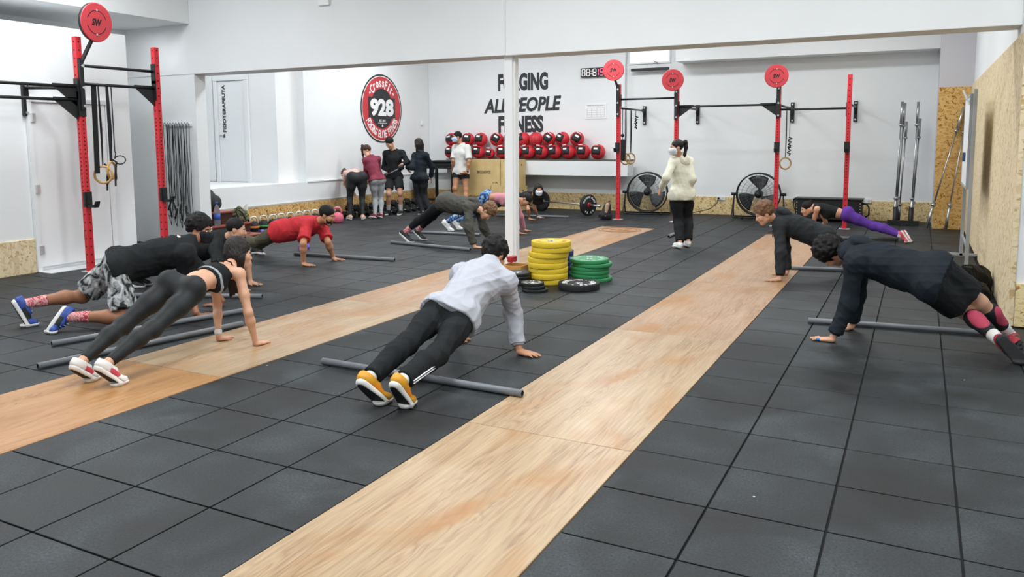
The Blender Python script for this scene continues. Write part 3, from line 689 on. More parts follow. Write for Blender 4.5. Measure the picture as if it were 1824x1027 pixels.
# ------------------------------------------------------------------ weights
yel, gre, blu = mat('rubber_yellow', 'd9bb2c', .55, var=.06), mat('rubber_green', '2f8a56', .5, var=.06), mat('rubber_blue', '26356b', .55)
def plate(name, x, y, z, R, th, material, lab, grp, lettering=None, lcol=None, rz=0.0):
    o = thing(name, lab, 'weight plate', (x, y, z), grp, rot=(0, 0, rz))
    b_ = MB().m(material, True)
    b_.lathe([(.035, th*.12), (R*.42, th*.12), (R*.5, th*.02), (R*.86, th*.02), (R*.9, 0), (R*.985, 0), (R, th*.12), (R, th*.88), (R*.985, th), (R*.9, th), (R*.86, th*.93), (R*.5, th*.93), (R*.42, th*.85), (.035, th*.85)], 40, None, False)
    b_.build('disc', o)
    MB().m(steel, True).lathe([(.026, th*.1), (.045, th*.1), (.045, th*.9), (.026, th*.9), (.026, th*.1)], 20, None, False).build('hub', o)
    if lettering:
        l_ = MB().m(lcol or white_l)
        arc_text(l_, lettering, R*.69, R*.24, R*.15, 172, 8, Matrix.Translation((0, 0, th*.94)), ext=.0006)
        arc_text(l_, lettering[:9], R*.69, R*.24, R*.2, 190, 350, Matrix.Translation((0, 0, th*.94)), True, ext=.0006)
        tag(l_.build('raised_lettering', o), kind='stuff')
    return o
ordn = ['lowest', 'second', 'third', 'fourth', 'fifth', 'sixth', 'seventh', 'topmost']
z = .0
for i in range(8):
    dx, dy = ((0.0, 0.0), (-.02, .0), (-.02, .01), (-.025, 0), (-.03, .01), (-.01, 0), (.02, .01), (.02, 0))[i]
    plate('bumper_plate', -3.68+dx, 8.10+dy, z, .225 if i else .205, .0595, yel, 'yellow bumper plate, %s of the stack by the white column' % (ordn[i] if i in (0, 7) else ordn[i]+' from the floor'), 'yellow bumper plates', 'BUMPER PLATE' if i == 7 else None, mat('letter_yellow', 'b89a1c', .6), .3*i); z += .060
z = 0
for i in range(6):
    dx = (.03, -.01, 0, -.005, .03, -.01)[i]
    plate('bumper_plate', -3.335+dx, 8.47, z, .225, .041, gre, 'green bumper plate, %s of the green stack' % (['lowest', 'second from the floor', 'third from the floor', 'fourth from the floor', 'fifth from the floor', 'topmost'][i]), 'green bumper plates', 'BUMPER PLATE 10' if i == 5 else None, mat('letter_green', '9fcbb0', .6), .5*i); z += .0415
z = 0
for i in range(5):
    plate('bumper_plate', -3.85, 8.64+.004*i, z, .215, .058, blu, 'dark blue bumper plate, %s of the stack behind the yellow one' % (['lowest', 'second from the floor', 'middle', 'fourth from the floor', 'topmost'][i]), 'blue bumper plates', None, None); z += .0585
plate('bumper_plate', -3.24, 7.90, 0, .225, .07, black_r, 'black bumper plate with white lettering lying flat before green stack', None, '- FITNESS BUMPER -', white_l, 1.2)
z = 0
for i in range(3):
    plate('fractional_plate', -3.625+(.02, -.0, -.01)[i], 7.56, z, (.14, .125, .125)[i], .032, black_m, 'small black iron plate, %s of the little stack before the yellow plates' % (['lowest', 'middle', 'topmost'][i]), 'small black plates', '5 KG IRON' if i == 2 else None, wall_g); z += .0325
for sx, sy, n, R_, w_ in ((-3.96, 7.86, 4, .15, 'tall'), (-3.95, 7.50, 2, .13, 'low')):
    z = 0
    for i in range(n):
        plate('fractional_plate', sx, sy, z, R_, .034, black_m, 'small black iron plate, %s of the %s black stack by the column base' % (['lowest', 'second', 'third', 'topmost'][i] if n == 4 else ['lower', 'upper'][i], w_), 'small black plates'); z += .0345
cr = thing('wooden_crate', 'small open wooden crate at the foot of the white column', 'crate', (-4.27, 8.42, 0))
for lo, hi in (((-.13, -.12, 0), (.13, -.108, .12)), ((-.13, .108, 0), (.13, .12, .12)), ((-.13, -.108, 0), (-.118, .108, .12)), ((.118, -.108, 0), (.13, .108, .12)), ((-.118, -.108, 0), (.118, .108, .012))):
    MB().m(mat('crate_wood', 'c2904e', .6, var=.1)).box(lo, hi, .002).build('side_board', cr)
t = thing('grip_collar', 'red collar clamp lying on top of the wooden crate', 'clamp', (-4.33, 8.42, .15))
b_ = MB().m(mat('collar_red', 'a8242e', .45)); b_.torus((0, 0, .03), (.3, .3, .9), .05, .018, 18, 6); b_.build('ring', t); MB().m(mat('collar_red', 'a8242e')).box((-.02, -.08, .0), (.05, .06, .07), .01).build('lever', t)
t = thing('chalk_block', 'white chalk lumps spilling beside the wooden crate', 'chalk', (-4.03, 8.33, 0))
for i in range(5): MB().m(white_l).box((-.03+.05*(i % 3), -.04+.05*(i//3), .0), (.015+.05*(i % 3), .0+.05*(i//3), .05+.03*(i % 2)), .008).build('lump', t)

# barbell on the floor by the back wall
ax = Vector((1.37, -.58, 0)).normalized(); B0 = Vector((-6.89, 15.94, .225))
bb = thing('barbell', 'loaded barbell lying on the floor along the back wall', 'barbell', B0)
MB().m(steel, True).cyl(-ax*.66, ax*.66, .014).build('shaft', bb)
for s_ in (1, -1): MB().m(steel, True).cyl(ax*.66*s_, ax*.69*s_, .04).cyl(ax*.69*s_, ax*1.10*s_, .025).build('sleeve', bb)
for s_, lab in ((1, 'black wheel plate with white rim letters on the right end of floor barbell'), (-1, 'black wheel plate on the end of the floor barbell behind the masked woman')):
    o = thing('bumper_plate', lab, 'weight plate', B0+ax*(.70*s_)); M_ = plane_M((0, 0, 0), (ax.y*-s_, ax.x*s_, 0), (0, 0, 1)); R = .225
    b_ = MB().m(black_r, True); b_.lathe([(.03, .0), (R*.5, .0), (R*.55, -.012), (R*.85, -.012), (R*.9, 0), (R, .004), (R, .066), (R*.9, .07), (R*.55, .06), (R*.5, .07), (.03, .07)], 36, M_, False); b_.build('disc', o)
    l_ = MB().m(white_l); arc_text(l_, 'TRAINING PLATE', R*.75, R*.19, R*.14, 168, 12, M_ @ Matrix.Translation((0, 0, .066)), ext=.004); arc_text(l_, '15 KG', R*.75, R*.19, R*.16, 220, 320, M_ @ Matrix.Translation((0, 0, .066)), True, ext=.004); tag(l_.build('rim_lettering', o), kind='stuff')
    MB().m(red_p, True).lathe([(.028, .066), (.05, .066), (.05, .076), (.028, .076)], 18, M_, False).build('hub', o)

# medicine balls on the long shelf
ball_red, ball_blk = mat('ball_red', 'cf323d', .5, var=.06), mat('ball_panel', '1c1e20', .55)
def med_ball(x, z, lab, pan=True, tilt=0.0, yaw=0.0, R=.162):
    o = thing('medicine_ball', lab, 'ball', (x, 16.63, z), 'medicine balls on the long shelf')
    b_ = MB().m(ball_red, True).ball((0, 0, 0), R, 16); b_.build('shell', o)
    sm_ = MB().m(mat('ball_seam', '8d2028', .7), True)
    Mt = Matrix.Rotation(yaw, 4, 'Z') @ Matrix.Rotation(tilt, 4, 'Y')
    for nn in ((1, .25, 0), (-1, .25, 0)): sm_.torus((0, 0, 0), Mt @ Vector(nn), R*1.0, .003, 24, 4)
    sm_.build('seam', o)
    if pan:
        p_ = MB().m(ball_blk, True); n = 7; vs = {}
        for i in range(n):
            for j in range(n):
                u, v = (i/(n-1)-.5)*1.35, (j/(n-1)-.5)*1.15
                for k, rr in ((0, R*1.015), (1, R*.97)):
                    q = Vector((math.sin(u)*math.cos(v), -math.cos(u)*math.cos(v), math.sin(v)))*rr; vs[i, j, k] = p_.bm.verts.new(Mt @ Matrix.Rotation(-.25, 4, 'X') @ q)
        for i in range(n-1):
            for j in range(n-1):
                for k in (0, 1): p_.face([vs[i, j, k], vs[i+1, j, k], vs[i+1, j+1, k], vs[i, j+1, k]])
        for i in range(n-1):
            for j in (0, n-1): p_.face([vs[i, j, 0], vs[i+1, j, 0], vs[i+1, j, 1], vs[i, j, 1]]); p_.face([vs[j, i, 0], vs[j, i+1, 0], vs[j, i+1, 1], vs[j, i, 1]])
        po = p_.build('panel', o)
        l_ = MB().m(white_l)
        Ml = Mt @ Matrix.Rotation(-.25, 4, 'X') @ Matrix.Rotation(-.22, 4, 'X') @ Matrix.Translation((0, -R*1.02, 0))
        l_.box((-.045, -.002, -.02), (.045, .002, .02), 0, Ml); l_.box((-.05, .0, .12), (.05, .004, .135), 0, Ml @ Matrix.Rotation(.5, 4, 'X') @ Matrix.Translation((0, -.01, -.045)))
        l_.build('label', po)
balls_t = [(805, 1, -.2, 0), (833.5, 1, .1, .2), (856.7, 1, .05, 0), (885, 1, .5, .1), (908.5, 1, 0, 0), (932.5, 1, -.5, -.3), (955, 0, 0, 0), (978, 1, .6, 0), (1002, 1, .35, -.3), (1028, 1, .55, .1)]
balls_b = [(803.5, 1, 0, 0, .16), (828, 1, 0, .1, .16), (852.4, 1, 0, 0, .162), (873, 1, .1, 0, .12), (894, 1, -.1, .3, .158), (918.3, 0, .3, 0, .162), (941.7, 1, -.1, -.2, .162), (965, 1, .05, -.2, .162), (989, 1, -.15, -.2, .165), (1013, 1, -.1, -.2, .165), (1038.5, 1, .0, 0, .168), (1065, 1, .05, 0, .168)]
def xs_of(p, z):   # sight line of a photographed ball centre onto the shelf row
    d = _f+_R*((p[0]-912)/1414.227)-_U*((p[1]-402.171)/1414.227); t_ = 16.63/d.y
    return d.x*t_
desc_t = ['half hidden behind the masked man in white', 'just right of the masked man in white', 'with level white label, third from the corner', 'tilted, left of the white column', 'hidden behind the white column', 'tilted, just right of the white column', 'plain red, no panel facing out', 'strongly tilted, next right of plain red ball', 'tilted panel facing left, second from right end', 'last at the right end']
for (p, pan, ti, ya), d_ in zip(balls_t, desc_t): med_ball(xs_of((p, 248), 0), 1.618, 'red and black medicine ball on upper row, '+d_, pan, ti, ya)
desc_b = ['at the corner behind the masked man', 'behind the shoulder of the masked man', 'above the left end of wooden box', 'slightly sunken, above the wooden box', 'next to the left edge of white column', 'peeking out right of white column', 'second visible right of the white column', 'third visible right of the white column', 'fourth visible right of the white column', 'fifth visible right of the white column', 'second from the right end', 'alone at the right end of shelf']
for (p, pan, ti, ya, R_), d_ in zip(balls_b, desc_b): med_ball(xs_of((p, 270), 0), 1.161+R_, 'red and black medicine ball on lower row, '+d_, pan, ti, ya, R_)

# wooden jump boxes
def plyo(lo, hi, lab, txt):
    o = thing('jump_box', lab, 'box', ((lo[0]+hi[0])/2, (lo[1]+hi[1])/2, lo[2])); L, W, H = hi[0]-lo[0], hi[1]-lo[1], hi[2]-lo[2]; t_ = .018
    for nm, a, b in (('front_panel', (-L/2, -W/2, 0), (L/2, -W/2+t_, H)), ('back_panel', (-L/2, W/2-t_, 0), (L/2, W/2, H)), ('side_panel', (-L/2, -W/2+t_, 0), (-L/2+t_, W/2-t_, H)), ('side_panel', (L/2-t_, -W/2+t_, 0), (L/2, W/2-t_, H)), ('top_panel', (-L/2+t_, -W/2+t_, H-t_), (L/2-t_, W/2-t_, H)), ('bottom_panel', (-L/2+t_, -W/2+t_, 0), (L/2-t_, W/2-t_, t_))):
        MB().m(wood_ply).box(a, b, .002).build(nm, o)
    if txt:
        l_ = MB().m(mat('stamp_brown', '4a3b22', .8)); l_.merge(fit(text_shape('SINGULARWOD', 1, .03, .0005), .36, .07), plane_M((0, -W/2-.001, H*.52), (1, 0, 0), (0, 0, 1))); l_.merge(fit(text_shape('61 CM', 1, .02, .0005), .12, .04), plane_M((L/2-.14, -W/2-.001, .07), (1, 0, 0), (0, 0, 1))); l_.build('stamped_lettering', o)
    MB().m(hole_m).cyl((L/2-.001, 0, H*.8), (L/2+.001, 0, H*.8), .025).build('hand_hole', o)
plyo((-9.66, 15.98, 0), (-8.74, 16.42, .56), 'lower left plywood jump box behind the masked man in white', True)
plyo((-8.73, 15.99, 0), (-8.02, 16.42, .56), 'lower right plywood jump box beside the white column', False)
plyo((-9.36, 16.0, .562), (-8.50, 16.42, 1.155), 'upper plywood jump box with stamped lettering standing on two others', True)
plyo((-8.49, 16.01, .562), (-8.06, 16.42, 1.155), 'narrow upper plywood jump box behind the white column', False)
tb = thing('steel_stand', 'black steel frame stand in the corner behind the group', 'stand', (-10.12, 16.2, 0))
for x in (-.38, .38):
    for y in (-.25, .25): MB().m(black_m).box((x-.03, y-.03, 0), (x+.03, y+.03, .94), .003).build('leg', tb)
MB().m(black_m).box((-.41, -.28, .94), (.41, .28, .985), .003).build('top', tb)
for y in (-.25, .25): MB().m(black_m).box((-.35, y-.02, .18), (.35, y+.02, .23)).build('rail', tb)
t = thing('storage_case', 'flat black case lying on the steel corner stand', 'case', (-10.13, 16.2, .986))
MB().m(black_r).box((-.33, -.22, 0), (.33, .22, .07), .012).build('base', t); MB().m(black_r).poly([(-.33, -.22, .07), (.33, -.22, .07), (.33, .22, .07), (-.33, .22, .07)], (0, 0, .01)).box((-.29, -.18, .08), (.3, .2, .14), .03).build('lid', t)
for i, dx in enumerate((0, .14)):
    o = thing('folded_bench', 'black plank leaning against the corner stand, %s one' % ('left' if i == 0 else 'right'), 'plank', (-10.70+dx, 15.95, 0)); a = .16
    Mx = Matrix.Rotation(-a, 4, 'Y'); MB().m(black_m).box((0, -.12, .02), (.05, .12, .70), .006, Mx).build('board', o); MB().m(black_r).box((.0, -.10, .0), (.05, .10, .02), 0, Mx).build('foot', o)

# drum fans
def fan(x, y, zc, rz, lab):
    o = thing('drum_fan', lab, 'fan', (x, y, 0), 'black floor fans', (0, 0, rz)); R = .42
    fr = MB().m(black_m, True)
    for yy in (-.11, .11): fr.torus((0, yy, zc), (0, 1, 0), R, .016, 40, 6)
    fr.build('cage_rim', o)
    sh_ = MB().m(black_m, True); sh_.lathe([(R-.004, -.06), (R+.004, -.06), (R+.004, .06), (R-.004, .06), (R-.004, -.06)], 40, plane_M((0, 0, zc), (1, 0, 0), (0, 0, 1)), False); sh_.build('drum', o)
    for yy, nm in ((-.12, 'front_guard'), (.12, 'rear_guard')):
        g = MB().m(steel_d, True)
        for k in range(32):
            a = 2*math.pi*k/32; g.tube([(.07*math.cos(a), yy*1.15, zc+.07*math.sin(a)), (R*.6*math.cos(a+.12), yy*1.12, zc+R*.6*math.sin(a+.12)), (R*math.cos(a+.15), yy*.95, zc+R*math.sin(a+.15))], .0022, 4, cap=False)
        for rr in (.07, .15, .24, .33): g.torus((0, yy*1.13, zc), (0, 1, 0), rr, .0025, 32, 4)
        tag(g.build(nm, o), kind='stuff')
        MB().m(black_m, True).cyl((0, yy*1.1, zc), (0, yy*1.25, zc), .06, n=16).build('guard_cap', o)
    MB().m(black_m, True).cyl((0, -.07, zc), (0, -.02, zc), .075, n=18).cyl((0, .0, zc), (0, .12, zc), .085, n=16).build('hub', o)
    bl_m = mat('fan_blade', '3c4043', .4)
    for k in range(3):
        a0 = 2*math.pi*k/3+1.35; b_ = MB().m(bl_m, True); g = {}
        for i in range(6):
            rr = .06+.32*i/5; wd_ = .28+.50*math.sin(min(1, i/4.2)*math.pi*.62)
            for j in range(6):
                a = a0+(j/5-.5)*wd_*1.5+.25*i/5; yy = -.045+.09*(j/5-.5)
                for s_ in (0, 1): g[i, j, s_] = b_.bm.verts.new((rr*math.cos(a), yy+s_*.004, zc+rr*math.sin(a)))
        for i in range(5):
            for j in range(5):
                for s_ in (0, 1): b_.face([g[i, j, s_], g[i+1, j, s_], g[i+1, j+1, s_], g[i, j+1, s_]])
        for i in range(5):
            for j in (0, 5): b_.face([g[i, j, 0], g[i+1, j, 0], g[i+1, j, 1], g[i, j, 1]]); b_.face([g[j, i, 0], g[j, i+1, 0], g[j, i+1, 1], g[j, i, 1]])
        b_.build('blade', o)
    s_ = MB().m(black_m, True); W = R+.05
    for sgn in (1, -1): s_.tube([(sgn*W, 0, zc), (sgn*(W+.02), -.02, zc-.2), (sgn*(W+.03), -.17, .06), (sgn*(W), -.19, .03), (sgn*(W-.1), -.19, .025)], .014, 8); s_.tube([(sgn*W, 0, zc), (sgn*(W+.02), .06, .2), (sgn*(W+.02), .16, .03)], .014, 8)
    s_.tube([(-W, -.19, .025), (W, -.19, .025)], .014, 8).tube([(-W, .16, .025), (W, .16, .025)], .014, 8); s_.build('stand', o)
    for sgn in (1, -1): MB().m(black_m, True).cyl((sgn*(R+.0), 0, zc), (sgn*(W+.06), 0, zc), .03, n=10).build('pivot_knob', o)
    for sx in (-.3, .3): MB().m(black_r, True).cyl((sx-.02, -.2, .025), (sx+.02, -.2, .025), .026, n=12).build('wheel', o)
fan(-5.17, 16.45, .475, .22, 'black drum fan on the floor left of the woman in white hoodie')
fan(-2.86, 16.45, .49, .12, 'black drum fan on the floor behind the third rig post')
# perforated tool chest
t = thing('tool_chest', 'low black perforated steel chest against the back wall', 'chest', (-1.54, 16.55, 0))
MB().m(black_m).box((-.60, -.2, .04), (.60, .22, .42), .008).build('body', t); MB().m(black_m).box((-.62, -.22, .42), (.62, .23, .445), .004).build('lid', t)
hb = MB().m(zinc)
for sx in (-.57, .57):
    for k in range(6): hb.box((sx-.008, -.203, .08+.055*k), (sx+.008, -.199, .095+.055*k))
hb.build('perforation', t)
MB().m(black_m, True).tube([(.6, -.1, .36), (.68, -.1, .35), (.72, -.1, .28), (.72, -.1, .15), (.66, -.1, .1)], .016, 8).build('handle', t)
for sx in (-.52, .52): MB().m(black_r).box((sx-.05, -.18, 0), (sx+.05, .2, .04)).build('foot', t)
# backpack by the rig post
bp_k, bp_t = mat('bag_black', '212326', .7, bump=.3, bscale=40), mat('bag_tan', 'ad8f78', .75)
t = thing('backpack', 'black and tan backpack propped against the leftmost rig post', 'bag', (-5.60, 15.02, 0), rot=(.0, .18, .3))

# bars standing in the floor holder
t = thing('bar_holder', 'black floor stand with tubes for upright bars', 'stand', (-.235, 16.42, 0))
MB().m(black_m).box((-.26, -.2, 0), (.26, .2, .05), .004).build('base_plate', t)
MB().m(black_m).box((-.26, -.2, .05), (-.25, .2, .09)).box((.25, -.2, .05), (.26, .2, .09)).box((-.25, -.2, .05), (.25, -.19, .09)).build('rim', t)
for sx in (-.13, .13):
    for sy in (-.1, .1): MB().m(black_m, True).lathe([(.042, .05), (.042, .33), (.034, .33), (.034, .06)], 16, Matrix.Translation((sx, sy, 0)), False).build('tube', t)
def bar(foot, top, lab, grp=None, sl=.42, st=steel):
    a, b = Vector(foot), Vector(top); d = (b-a).normalized(); L = (b-a).length; o = thing('barbell', lab, 'barbell', a, grp)
    MB().m(st, True).cyl(d*sl, d*(L-sl), .0145, n=10).build('shaft', o)
    for p, q in ((0, sl), (L-sl, L)): MB().m(steel, True).cyl(d*p, d*q, .025, n=12).build('sleeve', o)
    for p in (sl-.02, L-sl-.02): MB().m(steel, True).cyl(d*p, d*(p+.035), .04, n=14).build('collar', o)
    return o
bar((-.375, 16.32, .07), (-.335, 16.42, 2.26), 'steel barbell upright in left tube of the floor stand, foremost', 'barbells in the floor stand')
bar((-.36, 16.52, .07), (-.29, 16.5, 2.24), 'steel barbell upright in left tube of the floor stand, rear one', 'barbells in the floor stand', st=steel_d)
bar((-.31, 16.60, .06), (-.25, 16.60, 1.90), 'short steel bar leaning between the upright barbells on the left', 'barbells in the floor stand', .3)
bar((-.105, 16.32, .07), (-.07, 16.42, 2.25), 'steel barbell upright in right tube of the floor stand, foremost', 'barbells in the floor stand')
bar((-.09, 16.52, .07), (-.03, 16.5, 1.95), 'shorter steel barbell upright in right tube of the floor stand', 'barbells in the floor stand', .34, steel_d)
bar((.15, 15.60, .03), (.635, 15.815, 2.12), 'steel barbell leaning on the strand board pillar, left one', None, .42)
bar((.445, 15.55, .03), (.70, 15.815, 2.1), 'steel barbell leaning on the strand board pillar, right one', None, .42)
# flip chart board on its stand, seen almost edge on
t = thing('whiteboard_stand', 'white board on a grey tubular stand seen edge on by the right wall', 'whiteboard', (.54, 11.35, 0))
alu = mat('stand_grey', 'a9adb0', .4, metal=.4)
for y in (-.66, .70): MB().m(alu).box((-.02, y-.018, 0.03), (.02, y+.018, 2.16), .003).build('post', t)
for y in (-.66, .70):
    MB().m(alu).box((-.27, y-.018, .04), (.20, y+.018, .075), .003).build('foot', t)
    for sx in (-.26, .185): MB().m(black_r, True).cyl((sx, y-.02, .025), (sx, y+.02, .025), .025, n=12).build('caster', t)
MB().m(alu).box((-.012, -.64, .30), (.012, .68, .33)).build('cross_rail', t)
MB().m(white_p).box((-.045, -.60, 1.03), (-.025, .64, 2.08), .002).build('panel', t)
MB().m(alu).box((-.05, -.62, 1.0), (-.018, .66, 1.03)).box((-.05, -.62, 2.08), (-.018, .66, 2.11)).box((-.05, -.62, 1.03), (-.018, -.60, 2.08)).box((-.05, .64, 1.03), (-.018, .66, 2.08)).build('panel_frame', t)
MB().m(white_p).poly([(-.05, -.62, 2.0), (-.05, -.3, 2.0), (-.12, -.3, 2.16), (-.12, -.62, 2.16)], (-.006, 0, .0)).build('paper_flap', t)
MB().m(mat('eraser_blue', '2f4a70', .7)).box((-.075, -.1, 1.31), (-.046, .02, 1.42), .004).build('eraser', t)
# glossy duffel bags in front of the right wall
gl = mat('bag_gloss', '0b0c0d', .5, spec=.12, bump=.2, bscale=9)
# (their bodies are made with the soft shapes below)

# stairs to the platform
mah, mah_d = mat('stair_red', '8f4438', .4, var=.12, vscale=5), mat('stair_dark', '3b1d18', .5)
t = thing('platform_steps', 'reddish brown wooden steps up to the raised platform', 'stairs', (-10.4, 9.4, 0))
for x0, x1, y1, z0, z1 in ((-.49, .23, .25, .27, .46), (-.49, .36, .52, .09, .25), (-.49, .58, .55, 0, .07)):
    MB().m(mah_d).box((x0, -.45, z0), (x1-.03, y1-.02, z1-.03), .003).build('riser', t); MB().m(mah).box((x0, -.46, z1-.03), (x1, y1, z1), .004).build('tread', t)
wat = mat('bottle_plastic', 'cfdcea', .12, trans=.85)
t = thing('water_bottle', 'clear plastic water bottle with blue cap and label on the steps', 'bottle', (-10.11, 9.23, .251))
MB().m(wat, True).lathe([(0, 0), (.045, 0), (.05, .02), (.05, .1), (.047, .13), (.05, .16), (.05, .24), (.04, .29), (.018, .33), (.016, .35), (0, .35)], 18, None, False).build('body', t)
MB().m(mat('cap_blue', '3a4aa8', .4), True).cyl((0, 0, .35), (0, 0, .385), .02, n=14).build('cap', t)
MB().m(mat('label_blue', '3560b8', .5), True).lathe([(.0505, .1), (.051, .1), (.051, .19), (.0505, .19), (.0505, .1)], 18, None, False).build('label', t)

# kettlebells in a row by the platform wall
def kettlebell(x, y, body, R, lab, grp, band=None, hm=steel, rz=0):
    o = thing('kettlebell', lab, 'kettlebell', (x, y, 0), grp, (0, 0, rz)); M_ = None
    MB().m(body, True).lathe([(0, 0), (R*.62, 0), (R*.85, R*.25), (R, R*.8), (R*.93, R*1.25), (R*.6, R*1.7), (0, R*1.9)], 18, None, False).build('body', o)
    h = R*1.55; MB().m(hm, True).tube([(-R*.62, 0, h), (-R*.66, 0, h+R*.55), (-R*.45, 0, h+R*.95), (0, 0, h+R*1.05), (R*.45, 0, h+R*.95), (R*.66, 0, h+R*.55), (R*.62, 0, h)], .016, 8).build('handle', o)
    if band: MB().m(band, True).lathe([(R*.985, R*.6), (R*1.01, R*.62), (R*1.015, R*.95), (R*.99, R*.97)], 18, None, False).build('colour_band', o)
kb = [('orange', 'e0863c'), ('green', '3f9a52'), ('blue', '4656c0'), ('purple', '7a4aa0'), ('red', 'b8303a'), ('teal', '2f8f8a'), ('grey', '8b8f93'), ('olive', '7c7a3a'), ('ochre', 'b98a30'), ('navy', '2a3566'), ('maroon', '742a35')]
for i, (n_, c_) in enumerate(kb):
    kettlebell(-10.60+.01*(i % 3), 10.50+.232*i, black_r, .10, 'black kettlebell with %s band and pale handle in the wall row' % n_, 'kettlebells along the platform wall', mat('band_'+n_, c_, .5), mat('handle_pale', 'd5d6d3', .35, metal=.3), 1.2)
pk = mat('vinyl_pink', 'd8657c', .5)
kettlebell(-10.17, 12.30, pk, .115, 'pink kettlebell by the bending woman, right one', 'pink kettlebells', hm=pk, rz=.4)
kettlebell(-10.30, 12.08, pk, .115, 'pink kettlebell by the bending woman, left one', 'pink kettlebells', hm=pk, rz=.8)
hexk = black_r
def dumbbell(x, y, z, rz, lab, grp, material=hexk, s=1.0):
    o = thing('dumbbell', lab, 'dumbbell', (x, y, z), grp, (0, 0, rz)); R = .062*s
    for sg in (1, -1):
        b_ = MB().m(material); M_ = plane_M((0, 0, R*.87), (0, 1, 0), (0, 0, 1)); a_, c_ = .05*s*sg, .14*s*sg
        b_.lathe([(0, a_), (R*.9, a_), (R, a_+.01*sg), (R, c_-.012*sg), (R*.8, c_), (0, c_)], 6, M_, False); b_.build('head', o)
    MB().m(steel, True).cyl((-.06*s, 0, R*.87), (.06*s, 0, R*.87), .016*s, n=8).build('grip', o)
k = 0
for z_, n_, nm in ((0, 10, 'floor row'), (.122, 9, 'second row')):
    for i in range(n_):
        y_ = 13.25+.27*i+(.13 if z_ else 0)
        dumbbell(-10.66, y_, z_, .05*math.sin(i*2), 'black hex dumbbell in the wall pile, %s, %s from the near end' % (nm, ORD[i]), 'black hex dumbbells along the wall', s=1.15)
for i in range(11): dumbbell(-10.27-.02*(i % 2), 13.75+.25*i, 0, .2*math.sin(i*1.7), 'black hex dumbbell in front of the wall pile, %s from the near end' % ORD[i], 'black hex dumbbells before the pile', s=1.0)
pur = mat('vinyl_purple', '7a55c0', .5)
for i, (x, y, m_, n_) in enumerate(((-10.05, 10.25, pur, 'purple'), (-10.03, 10.48, mat('vinyl_white', 'd8d2df', .5), 'white'), (-10.0, 10.72, mat('vinyl_lilac', 'b9a2d8', .5), 'lilac'), (-8.05, 8.95, pur, 'purple'))):
    dumbbell(x, y, 0, 1.2+.2*i, 'small %s vinyl dumbbell on the floor %s' % (n_, 'behind the man in red' if i == 3 else 'before the kettlebell row'), None, m_, .8)

# grey tubes lying on the floor
def pipe(a, b, lab):
    a, b = Vector((*a, .026)), Vector((*b, .026)); c = (a+b)/2; d = (b-a).normalized(); o = thing('plastic_tube', lab, 'tube', c, 'grey plastic tubes on the floor')
    M_ = plane_M((0, 0, 0), (0, 0, 1), d.cross(Vector((0, 0, 1)))*-1) if False else None
    x, y, dd = frame_to(d); L = (b-a).length/2; MM = Matrix(((x.x, y.x, dd.x, 0), (x.y, y.y, dd.y, 0), (x.z, y.z, dd.z, 0), (0, 0, 0, 1)))
    MB().m(pvc, True).lathe([(.018, -L), (.0235, -L), (.0235, L), (.018, L)], 16, MM, False).build('wall', o)
    MB().m(pvc_in, True).lathe([(.018, -L), (.018, L)], 12, MM, False).build('bore', o)
for a, b, lab in (((-3.79, 4.37), (-2.16, 4.34), 'grey tube under the shins of the man in pale grey sweatshirt'), ((-5.54, 3.37), (-5.22, 4.99), 'grey tube beside the warm plywood lane, nearest the woman in black leggings'),
    ((-6.06, 3.81), (-5.62, 5.38), 'grey tube between the woman in leggings and the man in camouflage shorts'), ((-7.30, 5.42), (-5.97, 5.99), 'grey tube under the man in camouflage shorts'), ((-7.80, 8.48), (-6.20, 8.64), 'grey tube under the hands of the man in red'),
    ((-7.32, 10.12), (-5.77, 9.92), 'grey tube in front of the man in grey hoodie'), ((-7.88, 11.45), (-6.52, 11.53), 'grey tube behind the feet of the man in grey hoodie'), ((-7.91, 14.72), (-6.37, 14.99), 'grey tube under the masked woman on her hands'),
    ((-3.60, 12.62), (-3.66, 14.2), 'grey tube on the floor behind the woman in white hoodie'), ((-.81, 7.25), (.66, 7.40), 'grey tube under the legs of the man in navy hoodie'), ((-1.41, 10.15), (-.2, 10.33), 'grey tube under the man in charcoal hoodie'), ((-1.75, 13.42), (-.25, 13.75), 'grey tube under the woman in purple leggings')):
    pipe(a, b, lab)
t = thing('coiled_rope', 'thin black rope coil hanging on the white wall beside strand board', 'rope', (.86, 7.895, .9))
MB().m(strap_m, True).tube([(.05*math.cos(a)*(1-.2*math.sin(3*a))+.0, -.012-.01*math.sin(5*a), .12+.15*math.sin(a)) for a in [2*math.pi*i/40*2 for i in range(41)]], .006, 5).build('coil', t)
MB().m(steel).cyl((0, -.03, .25), (0, .004, .25), .008).build('nail', t)

